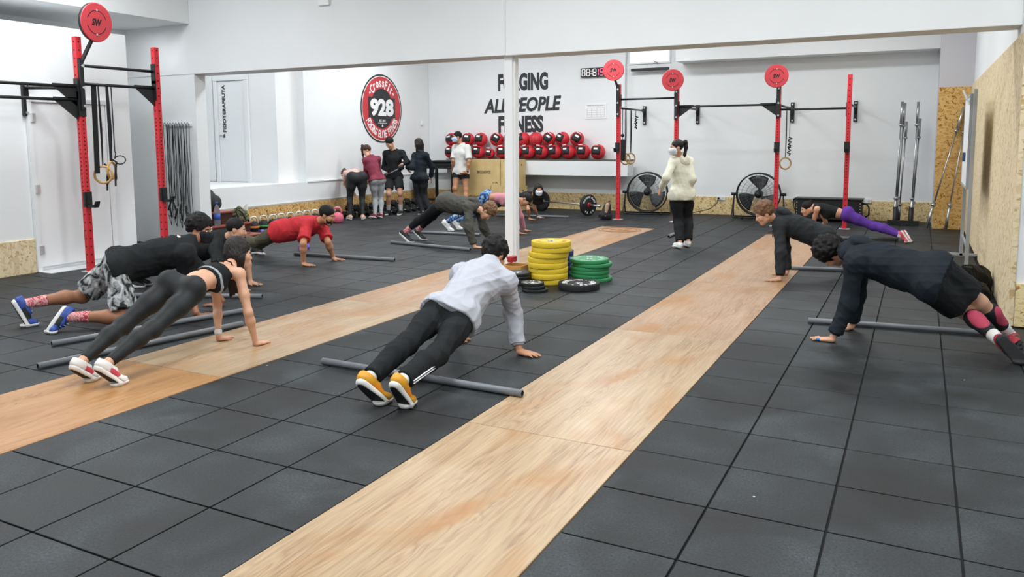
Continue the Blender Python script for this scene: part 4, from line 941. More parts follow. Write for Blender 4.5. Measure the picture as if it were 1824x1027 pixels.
# ------------------------------------------------------------------ soft shapes: distance fields turned into one smooth skin
A3 = lambda v: np.asarray(v, np.float32)
def nrm(v): v = np.asarray(v, float); return v/(np.linalg.norm(v)+1e-9)
def cone(a, b, ra, rb, clip=()): return ('c', A3(a), A3(b), ra, rb, clip)
def sph(a, r, clip=()): return ('c', A3(a), A3(a)+A3((0, 0, 1e-4)), r, r, clip)
def ell(c, axes, rad, clip=()): return ('e', A3(c), A3(axes), A3(rad), 0, clip)
def pbox(p):
    if p[0] == 'c':
        r = max(p[3], p[4]); return np.minimum(p[1], p[2])-r, np.maximum(p[1], p[2])+r
    ext = np.sqrt(((p[2]*p[3][:, None])**2).sum(0)); return p[1]-ext, p[1]+ext
def pdist(p, X, infl):
    if p[0] == 'c':
        a, b, ra, rb = p[1:5]; ba = b-a; L2 = float(ba@ba)+1e-12; q = X-a
        t = np.clip((q@ba)/L2, 0, 1); d = np.sqrt(((q-t[..., None]*ba)**2).sum(-1))-(ra+t*(rb-ra))-infl
    else:
        q = (X-p[1])@p[2].T; R = p[3]+infl; k0 = np.sqrt(((q/R)**2).sum(-1)); k1 = np.sqrt(((q/(R*R))**2).sum(-1))+1e-9; d = k0*(k0-1)/k1
    for pt, n in p[5]: d = np.maximum(d, (X-A3(pt))@A3(n))
    return d
def field(prims, h, k, infl=0.0, clips=(), carve=(), pad=.03):
    lo = np.min([pbox(p)[0] for p in prims], 0)-infl-pad; hi = np.max([pbox(p)[1] for p in prims], 0)+infl+pad
    sh = np.ceil((hi-lo)/h).astype(int)+1; D = np.full(sh, .2, np.float32); ax = [lo[i]+h*np.arange(sh[i], dtype=np.float32) for i in range(3)]
    def region(p, m):
        l, u = pbox(p); i0 = np.clip(np.floor((l-infl-m-lo)/h).astype(int), 0, sh-1); i1 = np.clip(np.ceil((u+infl+m-lo)/h).astype(int)+1, 1, sh)
        return tuple(slice(a, b) for a, b in zip(i0, i1))
    def grid(s): return np.stack(np.meshgrid(*[ax[i][s[i]] for i in range(3)], indexing='ij'), -1)
    for p in prims:
        s = region(p, k+2.5*h); d = pdist(p, grid(s), infl); c = D[s]
        g = np.maximum(k-np.abs(c-d), 0)/k; D[s] = np.minimum(c, d)-g*g*k*.25
    for p in carve:
        s = region(p, .01+2.5*h); D[s] = np.maximum(D[s], -pdist(p, grid(s), 0))
    for pt, n in clips:
        n = A3(n); v = sum(((ax[i]-pt[i])*n[i]).reshape([-1 if j == i else 1 for j in range(3)]) for i in range(3)); D = np.maximum(D, v.astype(np.float32))
    return D, lo, h
def nets(D, lo, h):
    s = D < 0; c8 = [(i, j, k) for i in (0, 1) for j in (0, 1) for k in (0, 1)]; n = np.array(D.shape)-1
    cnt = sum(s[i:i+n[0], j:j+n[1], k:k+n[2]].astype(np.int8) for i, j, k in c8); act = (cnt > 0) & (cnt < 8); idx = np.argwhere(act)
    vals = np.stack([D[idx[:, 0]+i, idx[:, 1]+j, idx[:, 2]+k] for i, j, k in c8], 1); C = np.array(c8, np.float32)
    P = np.zeros((len(idx), 3), np.float32); W = np.zeros(len(idx), np.float32)
    for a in range(8):
        for b in range(a+1, 8):
            if np.abs(C[a]-C[b]).sum() != 1: continue
            va, vb = vals[:, a], vals[:, b]; m = (va < 0) != (vb < 0); t = np.where(m, va/np.where(m, va-vb, 1), 0)
            P += m[:, None]*(C[a]+t[:, None]*(C[b]-C[a])); W += m
    V = lo+h*(idx+P/W[:, None]); I = np.full(act.shape, -1, np.int32); I[act] = np.arange(len(idx))
    Q = []
    for ax_ in range(3):
        o1, o2 = [(1, 2), (2, 0), (0, 1)][ax_]
        sl = [slice(1, None)]*3; s0 = [slice(1, -1)]*3; s0[ax_] = slice(0, -1); s1 = [slice(1, -1)]*3; s1[ax_] = slice(1, None)
        A, B = s[tuple(s0)], s[tuple(s1)]; e = np.argwhere(A != B)
        if len(e) == 0: continue
        off = np.ones(3, int); off[ax_] = 0; e2 = e+off; flip = A[tuple(e.T)]
        def at(d1, d2):
            q = e2.copy(); q[:, o1] -= d1; q[:, o2] -= d2; return I[tuple(q.T)]
        f = np.stack([at(1, 1), at(0, 1), at(0, 0), at(1, 0)], 1); f[~flip] = f[~flip][:, ::-1]; Q.append(f)
    return V, np.concatenate(Q)
def wrinkle(V, N, amp, freq, seed):
    rg = np.random.default_rng(seed); out = np.zeros(len(V))
    for i in range(5):
        a = nrm(rg.normal(size=3)); b = nrm(rg.normal(size=3)); f = freq*rg.uniform(.6, 1.6)
        w_ = np.sin(V@a*f*6.28+2.2*np.sin(V@b*f*2.6+rg.uniform(0, 6))+rg.uniform(0, 6)); out += (1-np.abs(w_))**1.6-.45
    return V+N*(amp*out/2.2)[:, None].astype(np.float32)
def vnormals(V, Q):
    n = np.cross(V[Q[:, 2]]-V[Q[:, 0]], V[Q[:, 3]]-V[Q[:, 1]]); N = np.zeros_like(V)
    for k in range(4):
        for c in range(3): N[:, c] += np.bincount(Q[:, k], n[:, c], len(V))
    return N/(np.linalg.norm(N, axis=1, keepdims=True)+1e-9)
def relax(V, Q, it=2):
    a = np.concatenate([Q[:, i] for i in range(4)]); b = np.concatenate([Q[:, (i+1) % 4] for i in range(4)])
    n = np.bincount(a, minlength=len(V))+np.bincount(b, minlength=len(V))
    for _ in range(it):
        S_ = np.stack([np.bincount(a, V[b, c], len(V))+np.bincount(b, V[a, c], len(V)) for c in range(3)], 1); V = V*.5+.5*S_/np.maximum(n, 1)[:, None]
    return V.astype(np.float32)
def soft(name, parent, material, prims, h=.01, k=.03, infl=0., clips=(), carve=(), fold=0., freq=6., seed=0, it=1, base=(0, 0, 0)):
    D, lo, hh = field(prims, h, k, infl, clips, carve); V, Q = nets(D, lo, hh)
    if it: V = relax(V, Q, it)
    if fold: V = wrinkle(V, vnormals(V, Q), fold, freq, seed)
    return link_mesh(name, raw_mesh(name, V-A3(base), Q), material, parent)

# ------------------------------------------------------------------ people
JN = ['pel', 'neck', 'head', 'LS', 'RS', 'LE', 'RE', 'LW', 'RW', 'LF', 'RF', 'LH', 'RH', 'LK', 'RK', 'LA', 'RA', 'LT', 'RT']
skin_l = mat('skin_light', 'd3a183', .5, var=.04, vscale=14); skin_m = mat('skin_tan', 'bd8867', .5, var=.05, vscale=14); skin_d = mat('skin_brown', '9c6a4c', .5, var=.05, vscale=14)
eye_w, eye_k, lip_m = mat('eye_white', 'e6e2dd', .3), mat('eye_dark', '241a16', .3), mat('lip', 'a86257', .5)
def strands(name, c0, c1):
    m, nt, b = newmat(name, .42, .35); n = nt.nodes.new('ShaderNodeTexNoise'); n.inputs['Scale'].default_value = 1; n.inputs['Detail'].default_value = 3
    nt.links.new(mapping(nt, (150, 150, 9)).outputs[0], n.inputs['Vector']); r = ramp(nt, [(.35, c0), (.7, c1)]); nt.links.new(n.outputs['Fac'], r.inputs[0]); nt.links.new(r.outputs[0], b.inputs['Base Color'])
    bp = nt.nodes.new('ShaderNodeBump'); bp.inputs['Strength'].default_value = .8; bp.inputs['Distance'].default_value = .01; nt.links.new(n.outputs['Fac'], bp.inputs['Height']); nt.links.new(bp.outputs[0], b.inputs['Normal']); return m
hair_s = strands('hair_strands_dark', '0d0b0b', '2c2420'); hair_sb = strands('hair_strands_brown', '2b1d15', '5a402e')
hair_k = mat('hair_black', '121011', .55, var=.3, vscale=70, bump=.6, bscale=150, spec=.3); hair_b = mat('hair_brown', '4a3627', .5, var=.3, vscale=60, bump=.7, bscale=130); hair_lb = mat('hair_light_brown', '755338', .55, var=.35, vscale=50, bump=.8, bscale=110)
def cloth(n, c, var=.06, rough=.85, bump=.12, bs=90): return mat('cloth_'+n, c, rough, var=var, vscale=9, bump=bump, bscale=bs, spec=.25)
blk = cloth('black', '1b1e20'); blk2 = cloth('charcoal', '2b2e31'); navy = cloth('navy', '1e252c'); gry = cloth('heather_grey', 'b1b4bd', .03); dgr = cloth('olive_grey', '4c4b46'); cream = cloth('cream', 'e4e3cf', .03)
whi = cloth('white', 'dcdcd8', .03); redc = cloth('red', 'bd3138'); maroon = cloth('maroon', '863a4c'); pinkc = cloth('dusty_pink', 'c98793'); pale = cloth('pale_pink', 'e2bcb4', .03); lgr = cloth('light_grey', 'a3a7aa', .1); purp = cloth('purple', '5f3a9a'); oliv = cloth('olive', '565443', .1)
legg = mat('cloth_legging', '1f2224', .6, spec=.35, bump=.05, bscale=120)
def camo(name, cols, sc):
    m, nt, b = newmat(name, .85, .2); n = nt.nodes.new('ShaderNodeTexNoise'); n.inputs['Scale'].default_value = sc; n.inputs['Detail'].default_value = 2; n.inputs['Distortion'].default_value = 1.5
    nt.links.new(mapping(nt, (1, 1.6, 1)).outputs[0], n.inputs['Vector']); r = ramp(nt, list(zip((0, .42, .5, .58), cols))); r.color_ramp.interpolation = 'CONSTANT'; nt.links.new(n.outputs['Fac'], r.inputs[0]); nt.links.new(r.outputs[0], b.inputs['Base Color']); return m
camo_g = camo('cloth_camo_grey', ('2b2d2f', '77797b', '9d9fa0', 'bfc1c1'), 9); tie = camo('cloth_blue_marble', ('20355c', '3d6aa5', '6f9acb', 'b4cbe4'), 14); sockp = camo('sock_print', ('c05a64', 'd99a9c', 'e0b3b2', 'b23c48'), 22)
mask_b, mask_w = cloth('mask_black', '24282b'), mat('mask_white', 'dfe4ea', .7)
mask_bl = mat('mask_blue', 'b4cbe2', .7)

class Body:
    def __init__(s, S, J, sex, F, U, girth=1.0):
        s.S = S; s.J = {n: np.array(p) for n, p in zip(JN, J)}
        for k in 'LR': s.J[k+'S'] = s.J[k+'S']*.91+s.J['neck']*.09
        s.q = S/1.75; s.m = sex == 'm'; s.g = girth
        s.F = nrm(F); u = np.array(U, float); s.U = nrm(u-s.F*(u@s.F)); s.Rt = np.cross(s.F, s.U)
        J = s.J; s.a = nrm(J['neck']-J['pel']); s.L = np.linalg.norm(J['neck']-J['pel'])
        fr = lambda r: nrm(r-s.a*(r@s.a)); s.rc = fr(J['RS']-J['LS']); s.rp = fr(J['RH']-J['LH']); s.rw = fr(s.rc+s.rp)
        s.fc = np.cross(s.a, s.rc); s.fp = np.cross(s.a, s.rp); s.fw = np.cross(s.a, s.rw)
    def torso(s):
        J, q, a, L, g = s.J, s.q, s.a, s.L, s.g; P = J['pel']; X = lambda r, f: np.array([r, f, a])
        if s.m:
            o = [ell(P+a*.66*L+s.fc*.01, X(s.rc, s.fc), np.array((.160, .112, .15))*q*g), ell(P+a*.86*L, X(s.rc, s.fc), np.array((.15, .09, .085))*q*g), ell(P+a*.34*L, X(s.rw, s.fw), np.array((.14, .102, .14))*q*g), ell(P+a*.04*L, X(s.rp, s.fp), np.array((.155, .11, .115))*q*g)]
            sr, gl = .052, .082
            for k in (-1, 1): o.append(ell(P+a*.73*L+s.rc*k*.07*q+s.fc*.075*q, X(s.rc, s.fc), np.array((.07, .04, .055))*q*g))
        else:
            o = [ell(P+a*.66*L+s.fc*.005, X(s.rc, s.fc), np.array((.135, .098, .14))*q*g), ell(P+a*.86*L, X(s.rc, s.fc), np.array((.125, .08, .075))*q*g), ell(P+a*.36*L, X(s.rw, s.fw), np.array((.116, .088, .13))*q*g), ell(P+a*.04*L, X(s.rp, s.fp), np.array((.155, .108, .11))*q*g)]
            sr, gl = .043, .09
            for k in (-1, 1): o.append(ell(P+a*.63*L+s.rc*k*.065*q+s.fc*.085*q, X(s.rc, s.fc), np.array((.058, .05, .055))*q*g))
        o.append(cone(J['LS']-a*.012, J['RS']-a*.012, sr*q, sr*q))
        for k in 'LR':
            o.append(sph(J[k+'H']-s.fp*.045*q+a*.01, gl*q*g)); o.append(cone(J['neck']+a*.035, J[k+'S']*.75+J['neck']*.25-a*.004, (.052 if s.m else .044)*q, (.040 if s.m else .033)*q))
        return o
    def arm(s, k, part='ul'):
        J, q = s.J, s.q; S_, E, W = J[k+'S'], J[k+'E'], J[k+'W']; m = s.m; o = []
        if 'u' in part: o += [sph(S_, (.054 if m else .044)*q), cone(S_, S_*.45+E*.55, (.052 if m else .042)*q, (.050 if m else .040)*q), cone(S_*.45+E*.55, E, (.048 if m else .038)*q, (.038 if m else .033)*q)]
        if 'l' in part: o += [cone(E, E*.7+W*.3, (.039 if m else .033)*q, (.043 if m else .036)*q), cone(E*.7+W*.3, W, (.043 if m else .036)*q, (.026 if m else .022)*q)]
        return o
    def leg(s, k, part='ul'):
        J, q, g = s.J, s.q, s.g; H, K, A_ = J[k+'H'], J[k+'K'], J[k+'A']; d = nrm(A_-K); bk = nrm(np.cross(d, s.rp)); bk = bk if bk@s.fp < 0 else -bk; o = []
        if 'u' in part: o += [cone(H, H*.6+K*.4, .088*q*g, .078*q*g), cone(H*.6+K*.4, K, .078*q*g, .054*q), sph(K, .056*q)]
        if 'l' in part: C = K*.68+A_*.32+bk*.014; o += [cone(K, C, .050*q, .056*q), cone(C, A_, .056*q, .034*q)]
        return o
    def hand(s, k, style):
        J, q = s.J, s.q*(1 if s.m else .92); W, Fp = J[k+'W'], J[k+'F']; z = np.array([0, 0, 1.]); o = []; sg = -1 if k == 'R' else 1
        if style == 'floor':
            f = Fp-W; f[2] = 0; f = nrm(f); sd = np.cross(z, f)*(-sg)  # sd points to the thumb
            heel = W+f*.012; heel[2] = .027; r = lambda a_, b_, zz: np.array([W[0], W[1], 0])+f*a_*q+sd*b_*q+z*zz
            o += [cone(W, heel, .026*q, .026*q), cone(r(.01, .016, .024), r(.095, .026, .0145), .021*q, .0125*q), cone(r(.01, 0, .024), r(.10, .006, .0145), .021*q, .0125*q), cone(r(.01, -.01, .024), r(.097, -.014, .0135), .02*q, .0125*q), cone(r(.01, -.018, .023), r(.088, -.032, .013), .019*q, .0115*q)]
            for b0, b1, l0, l1, rr in ((.027, .040, .093, .165, .0088), (.007, .011, .099, .182, .009), (-.013, -.018, .096, .172, .0086), (-.031, -.047, .087, .147, .0078)):
                mx, ml = (b0+b1)/2, (l0+l1)/2; o += [cone(r(l0, b0, .014), r(ml, mx, .0165), rr*1.1*q, rr*q), cone(r(ml, mx, .0165), r(l1, b1, .0095), rr*q, rr*.82*q)]
            o += [cone(r(.02, .024, .022), r(.058, .055, .015), .017*q, .012*q), cone(r(.058, .055, .015), r(.098, .068, .0105), .0115*q, .0088*q)]
        else:
            f = nrm(Fp-W); pn = nrm(np.cross(f, s.fc)) if style == 'x' else None
            inward = nrm((s.J['pel']+s.a*.2-W)); inward = nrm(inward-f*(inward@f)); sd = np.cross(f, inward); sd = sd if sd@s.fw > 0 else -sd  # thumb side looks forward
            cu = .5 if style == 'relax' else 1.15
            r = lambda a_, b_, c_: W+f*a_*q+sd*b_*q+inward*c_*q
            o += [cone(W, r(.02, 0, 0), .026*q, .025*q)]
            for b_, L0, rr in ((.027, .092, .0092), (.008, .098, .0095), (-.012, .095, .009), (-.030, .086, .0082)):
                kn = r(L0, b_, 0); o.append(cone(r(.012, b_*.55, 0), kn, .02*q, .0125*q)); p = kn; ang = .25*cu
                for ln, r0, r1 in ((.040, 1.1, 1.0), (.026, 1, .95), (.020, .95, .8)):
                    dn = f*math.cos(ang)+inward*math.sin(ang); p2 = p+dn*ln*q*(rr/.0095); o.append(cone(p, p2, rr*r0*q, rr*r1*q)); p = p2; ang += .55*cu
            o += [cone(r(.02, .02, .004), r(.052, .046, .014), .017*q, .0125*q), cone(r(.052, .046, .014), r(.09, .05, .028), .0115*q, .009*q)]
        return o
    def headp(s):
        q, c, F, U, R = s.S/1.75, s.J['head'], s.F, s.U, s.Rt; q = .9*q+.1; X = np.array([R, F, U]); p = lambda r, f, u: c+(R*r+F*f+U*u)*q
        o = [ell(p(0, -.012, .026), X, np.array((.073, .092, .086))*q), ell(p(0, .03, -.042), X, np.array((.056, .060, .074))*q), cone(p(0, .058, -.098), p(0, .050, -.088), .020*q, .026*q)]
        for k in (-1, 1): o += [cone(p(k*.05, -.005, -.06), p(k*.014, .062, -.094), .018*q, .016*q), ell(p(k*.040, .062, -.026), X, np.array((.024, .022, .026))*q)]
        return o
    def headfine(s):
        q, c, F, U, R = s.S/1.75, s.J['head'], s.F, s.U, s.Rt; q = .9*q+.1; X = np.array([R, F, U]); p = lambda r, f, u: c+(R*r+F*f+U*u)*q
        o = [cone(p(0, .083, .010), p(0, .106, -.030), .0085*q, .0125*q), cone(p(-.013, .092, -.035), p(.013, .092, -.035), .009*q, .009*q), cone(p(-.034, .074, .020), p(.034, .074, .020), .011*q, .011*q), cone(p(-.018, .083, -.060), p(.018, .083, -.060), .0075*q, .0075*q), cone(p(-.015, .081, -.070), p(.015, .081, -.070), .0075*q, .0075*q)]
        for k in (-1, 1): o += [ell(p(k*.076, -.010, -.012), X, np.array((.010, .019, .030))*q), cone(p(k*.080, -.022, .008), p(k*.082, -.016, -.02), .007*q, .007*q)]
        cv = [sph(p(k*.031, .0955, .002), .0125*q) for k in (-1, 1)]
        return o, cv
    def neckp(s):
        q, J = s.q, s.J; b = J['head']-s.U*.05-s.F*.012; return [cone(J['neck']-s.a*.02, b, (.058 if s.m else .048)*q, (.052 if s.m else .043)*q)]

def person(key, S, J, sex, F, U, label, skin, wear, hands='floor', girth=1.0, group=None, h=.009, hair=None, face=None, shoes=None):
    B = Body(S, J, sex, F, U, girth); q = B.q; a = B.a; Jd = B.J
    base = (Jd['LT']+Jd['RT'])/2; base[2] = 0; seed = sum(map(ord, key))
    root = thing('person', label, 'person', tuple(base), group)
    kw = dict(base=base)
    hands = hands if isinstance(hands, (tuple, list)) else (hands, hands)
    # body: one continuous skin
    pr_ = B.torso()+B.neckp()+B.arm('L')+B.arm('R')+B.leg('L')+B.leg('R')+B.headp()
    ff, cv = B.headfine(); D, lo, hh = field(pr_, h, .03*q, 0, carve=())
    fine = ff+B.hand('L', hands[0])+B.hand('R', hands[1])
    for k in 'LR': fine.append(cone(Jd[k+'A'], Jd[k+'A']*.4+Jd[k+'T']*.6, .032*q, .016*q))
    lo2, sh = lo, D.shape
    ext_lo = np.min([pbox(p)[0] for p in fine]+[lo+.03], 0)-.03; ext_hi = np.max([pbox(p)[1] for p in fine]+[lo+h*np.array(sh)-.03], 0)+.03
    pre = np.maximum(np.ceil((lo-ext_lo)/h).astype(int), 0); post = np.maximum(np.ceil((ext_hi-(lo+h*(np.array(sh)-1)))/h).astype(int), 0)
    D = np.pad(D, [(int(a_), int(b_)) for a_, b_ in zip(pre, post)], constant_values=.2); lo = lo-pre*h; sh = np.array(D.shape)
    ax = [lo[i]+h*np.arange(sh[i], dtype=np.float32) for i in range(3)]
    def each(ps, fn, m):
        for p in ps:
            l, u = pbox(p); i0 = np.clip(np.floor((l-m-lo)/h).astype(int), 0, sh-1); i1 = np.clip(np.ceil((u+m-lo)/h).astype(int)+1, 1, sh); s_ = tuple(slice(a_, b_) for a_, b_ in zip(i0, i1))
            X = np.stack(np.meshgrid(*[ax[i][s_[i]] for i in range(3)], indexing='ij'), -1); D[s_] = fn(D[s_], pdist(p, X, 0))
    kf = .008
    def un(c, d): g = np.maximum(kf-np.abs(c-d), 0)/kf; return np.minimum(c, d)-g*g*kf*.25
    each(fine, un, .03); each(cv, lambda c, d: np.maximum(c, -d), .02)
    V, Q = nets(D, lo, h); V = relax(V, Q, 1); V[:, 2] = np.maximum(V[:, 2], .002)
    body = link_mesh('body', raw_mesh('body', V-A3(base), Q), skin, root)
    # face details
    qh = .9*S/1.75+.1; c = Jd['head']; p = lambda r, f, u: c+(B.Rt*r+B.F*f+B.U*u)*qh-base; X3 = np.array([B.Rt, B.F, B.U])
    M3 = Matrix(((B.Rt[0], B.F[0], B.U[0]), (B.Rt[1], B.F[1], B.U[1]), (B.Rt[2], B.F[2], B.U[2])))
    for k in (-1, 1):
        e = MB().m(eye_w, True).ball(p(k*.031, .0785, .001), (.0125*qh, .0105*qh, .0078*qh), 8, M3); e.m(eye_k).ball(p(k*.031, .0862, .001), (.0056*qh, .0042*qh, .0058*qh), 6, M3); e.build('eye', root)
        MB().m(hair['mat'] if hair else eye_k, True).tube([p(k*.015, .0895, .017), p(k*.032, .0885, .021), p(k*.047, .074, .016)], [.0036, .0045, .0025], 6).build('eyebrow', root)
    MB().m(lip_m, True).tube([p(-.021, .084, -.064), p(-.008, .0905, -.063), (p(.008, .0905, -.063)), p(.021, .084, -.064)], [.003, .0058, .0058, .003], 6).build('mouth', root)
    P = lambda r, f, u: c+(B.Rt*r+B.F*f+B.U*u)*qh
    if face:
        kind, fm = face
        if kind == 'beard':
            soft('beard', root, fm, B.headp()[1:5:1], .007, .02, .009, clips=[(P(0, 0, -.040), B.U*.9-B.F*.25), (P(0, -.012, 0), -B.F)], carve=[ell(P(0, .105, -.040), X3, np.array((.026, .03, .030))*qh)], fold=.002, freq=30, seed=seed, **kw)
        else:
            soft('face_mask', root, fm, B.headp()[1:]+[cone(P(0, .084, .0), P(0, .100, -.036), .009, .014), cone(P(0, .095, -.04), P(0, .078, -.085), .016, .018)], .007, .05, .004, clips=[(P(0, .10, -.004), B.U*.95+B.F*.2), (P(0, .012, 0), -B.F), (P(0, 0, -.108), -B.U)], fold=.001, freq=14, seed=seed, **kw)
            ml = MB().m(fm, True)
            for k in (-1, 1): ml.tube([p(k*.056, .03, -.02), p(k*.077, .0, .0), p(k*.083, -.03, .004), p(k*.08, -.028, -.03), p(k*.056, .02, -.06)], .0025, 5)
            ml.build('ear_loop', bpy.data.objects[root.children[-1].name] if False else root)
    if hair:
        hm = hair['mat']; st = hair['style']; vol = hair.get('vol', .014)
        cap = [ell(P(0, -.020-vol*.25, .034+vol*.40), X3, np.array((.075+vol*.72, .091+vol*.7, .083+vol*.75))*qh)]
        if hair.get('curl'):
            rg = np.random.default_rng(seed); e0 = cap[0]
            for _ in range(hair['curl']):
                d_ = nrm(rg.normal(size=3)*np.array((1, 1, .8))+np.array((0, -.15, .45))); cap.append(sph(e0[1]+(d_*e0[3]*.97)@X3, rg.uniform(.010, .019)*hair.get('cs', 1)))
        lowcut = hair.get('low', -.062)
        clips = [(P(0, .078, .045), nrm(B.F*.80-B.U*.6)), (P(0, -.02, lowcut), nrm(-B.U*.96+B.F*.28))]
        if st == 'long': cap = [(*c_[:5], tuple(clips[:1])) for c_ in cap]
        cv = [ell(P(k*.085, -.002, -.022), X3, np.array((.03, .026, .036))*qh) for k in (-1, 1)]
        if st == 'fade': cv.append(('e',)+ell(P(0, 0, -2), X3, np.array((.001, .001, .001)))[1:])
        if st != 'long': soft('hair', root, hm, cap, .006, .012, 0, clips=clips, carve=cv if st not in ('long',) else [], fold=hair.get('fold', .004), freq=hair.get('freq', 30), seed=seed, it=0, **kw)
        if st in ('pony', 'long', 'bun'):
            dn = np.array([0, 0, -1.]) if hair.get('hang', 1) else -B.U
            if st == 'pony':
                t0 = P(hair.get('side', 0), -.098, hair.get('up', .05)); o_ = hair.get('out', .05); d0 = nrm(-B.F+B.U*.2+B.Rt*hair.get('side', 0)*12); pts = [t0, t0+d0*o_, t0+d0*(o_+.01)+dn*.08, t0+d0*o_*.8+dn*.18, t0+d0*o_*.4+dn*.27]
                rr = (.022, .027, .028, .023, .008); ps = [cone(pts[i], pts[i+1], rr[i], rr[i+1]) for i in range(4)]+[sph(t0, .024)]
                soft('ponytail', root, hm, ps, .008, .02, 0, fold=.003, freq=25, seed=seed, **kw)
            elif st == 'bun': soft('hair_bun', root, hm, [sph(P(0, -.09, .085), .035), sph(P(.015, -.10, .1), .025)], .008, .02, 0, fold=.004, freq=25, seed=seed, **kw)
            else:
                ps = [ell(P(0, -.040, -.015), X3, np.array((.090, .078, .105))*qh)]; L_ = hair.get('len', .3)
                for k in (-1, -.5, 0, .5, 1):
                    s0 = P(k*.075, -.045-.035*(1-abs(k)), -.03); s1 = s0+dn*L_*.5-B.fc*0+np.array(hair.get('sweep', (0, 0, 0)))*.5; s2 = s0+dn*L_*(1-.12*abs(k))+np.array(hair.get('sweep', (0, 0, 0))); ps += [cone(s0, s1, .032, .030), cone(s1, s2, .030, .012)]
                if hair.get('front'):
                    for k in (-1, 1):
                        s0 = P(k*.074, .0, .03); s1 = P(k*.088, .006, -.05); ps += [cone(s0, s1, .020, .020), cone(s1, s1+dn*L_*.75+B.Rt*k*.012, .020, .010)]
                soft('hair', root, hm, cap+[(*c_[:5], ((P(0, .046, 0), B.F),)) for c_ in ps], .007, .04, 0, fold=.0035, freq=24, seed=seed, **kw)
    hg = max(h, .009); X = X3
    def armsleeve(k, t1, infl, flare=0.):
        S_, E, W = Jd[k+'S'], Jd[k+'E'], Jd[k+'W']; m = B.m; u = nrm(E-S_); ps = []
        if t1 <= 1.0:
            e = S_*(1-t1)+E*t1; ps = [sph(S_, (.048 if m else .040)*q), cone(S_, e+u*.08, (.049 if m else .040)*q, (.047 if m else .038)*q+flare, clip=((e, u),))]
        else:
            w_ = E+(W-E)*(t1-1); v = nrm(W-E); ps = [sph(S_, (.048 if m else .040)*q), cone(S_, E, (.048 if m else .040)*q, (.042 if m else .035)*q), cone(E, w_+v*.08, (.044 if m else .037)*q, (.031 if m else .027)*q+flare, clip=((w_, v),))]
        return ps
    for it in wear:
        kind, m_ = it[0], it[1]; o = it[2] if len(it) > 2 else {}
        infl = o.get('infl', .014); fold = o.get('fold', .005); sd = seed+len(kind)
        if kind in ('shirt', 'hoodie'):
            hem = o.get('hem', -.06); sl = o.get('sleeve', 1.93); ps = B.torso()[:-6 if not B.m else None] if False else B.torso()
            if o.get('drape'): ps.append(ell(Jd['pel']+a*.35*B.L+B.fw*o['drape'], np.array([B.rw, B.fw, a]), np.array((.12, .09, .2))*q*girth))
            cl = [(Jd['pel']+a*hem*q, -a)]; neckc = [sph(Jd['neck']+a*.098*q+B.fc*.016, .070*q)] if kind == 'shirt' else []
            if hem < .05 and infl > .015: ps.append(cone(Jd['pel']+a*.55*B.L, Jd['pel']+a*.02, (.112 if B.m else .100)*q*girth, (.118 if B.m else .112)*q*girth))
            if hem < .05: ps.append(cone(Jd['LH']-a*.03, Jd['RH']-a*.03, .098*q*girth, .098*q*girth)); ps.append(cone(Jd['pel']+a*.08, Jd['pel']-a*.09, .10*q*girth, .11*q*girth))
            for k in 'LR': ps += armsleeve(k, sl, 0, o.get('flare', 0))
            ob = soft('hoodie' if kind == 'hoodie' else o.get('name', 'shirt'), root, m_, ps, hg, .045*q, infl, clips=cl, carve=neckc, fold=fold, freq=o.get('freq', 4.2), seed=sd, **kw)
            if kind == 'hoodie' or o.get('cuffs'):
                if sl > 1.5:
                    for k in 'LR':
                        E, W = Jd[k+'E'], Jd[k+'W']; v = nrm(W-E); e0 = E+(W-E)*(sl-1); soft('cuff', ob, m_, [cone(e0-v*.045, e0+v*.03, .036*q, .031*q, clip=((e0+v*.012, v), (e0-v*.04, -v)))], .008, .01, infl*.45, **kw)
            if kind == 'hoodie':
                n_ = Jd['neck']; hp = []
                for i in range(9):
                    t_ = math.pi*i/8; hp.append(sph(n_+a*(.045-.02*math.sin(t_))*q+B.rc*.082*math.cos(t_)*q-B.fc*(.070*math.sin(t_)-.035)*q, (.034+.014*math.sin(t_))*q))
                hp += [ell(n_-B.fc*.098*q-a*.035*q, np.array([B.rc, B.fc, a]), np.array((.100, .046, .095))*q)]
                soft('hood', ob, m_, hp, hg, .035, .004, fold=.004, freq=8, seed=sd+3, **kw)
                if o.get('strings'):
                    for k in (-1, 1):
                        s0 = n_+B.fc*.075*q+B.rc*k*.03*q+a*.02-base; MB().m(m_, True).tube([s0, s0+np.array([0, 0, -.05]), s0+np.array([.006*k, 0, -.16])], .004, 6).build('drawstring', ob)
            for (mm_, cu, cr, cf, rx, ry, rz) in o.get('prints', ()):
                C_ = Jd['pel']+a*cu*B.L+B.rc*cr*q+B.fc*cf*q; D_, lo_, h_ = field(ps, hg, .045*q, infl+.0035, cl, neckc); axg = [lo_[i]+h_*np.arange(D_.shape[i], dtype=np.float32) for i in range(3)]
                XX = np.stack(np.meshgrid(*axg, indexing='ij'), -1); D_ = np.maximum(D_, pdist(ell(C_, np.array([B.rc, B.fc, a]), (rx, ry, rz)), XX, 0)); V_, Q_ = nets(D_, lo_, h_)
                if len(V_): V_ = wrinkle(V_, vnormals(V_, Q_), fold, o.get('freq', 4.2), sd); link_mesh('shirt_print', raw_mesh('shirt_print', V_-A3(base), Q_), mm_, ob)
        elif kind == 'bra':
            t0, t1 = o.get('span', (.50, .78)); cl = [(Jd['pel']+a*t0*B.L, -a), (Jd['pel']+a*t1*B.L, a)]
            ob = soft('sports_top', root, m_, B.torso(), hg, .05*q, .007, clips=cl, fold=.001, seed=sd, **kw)
            if o.get('stripe'): soft('hem_band', ob, o['stripe'], B.torso(), hg, .05*q, .0095, clips=[(Jd['pel']+a*(t0+.035)*B.L, -a), (Jd['pel']+a*(t0+.085)*B.L, a)], **kw)
            sb = MB().m(m_, True)
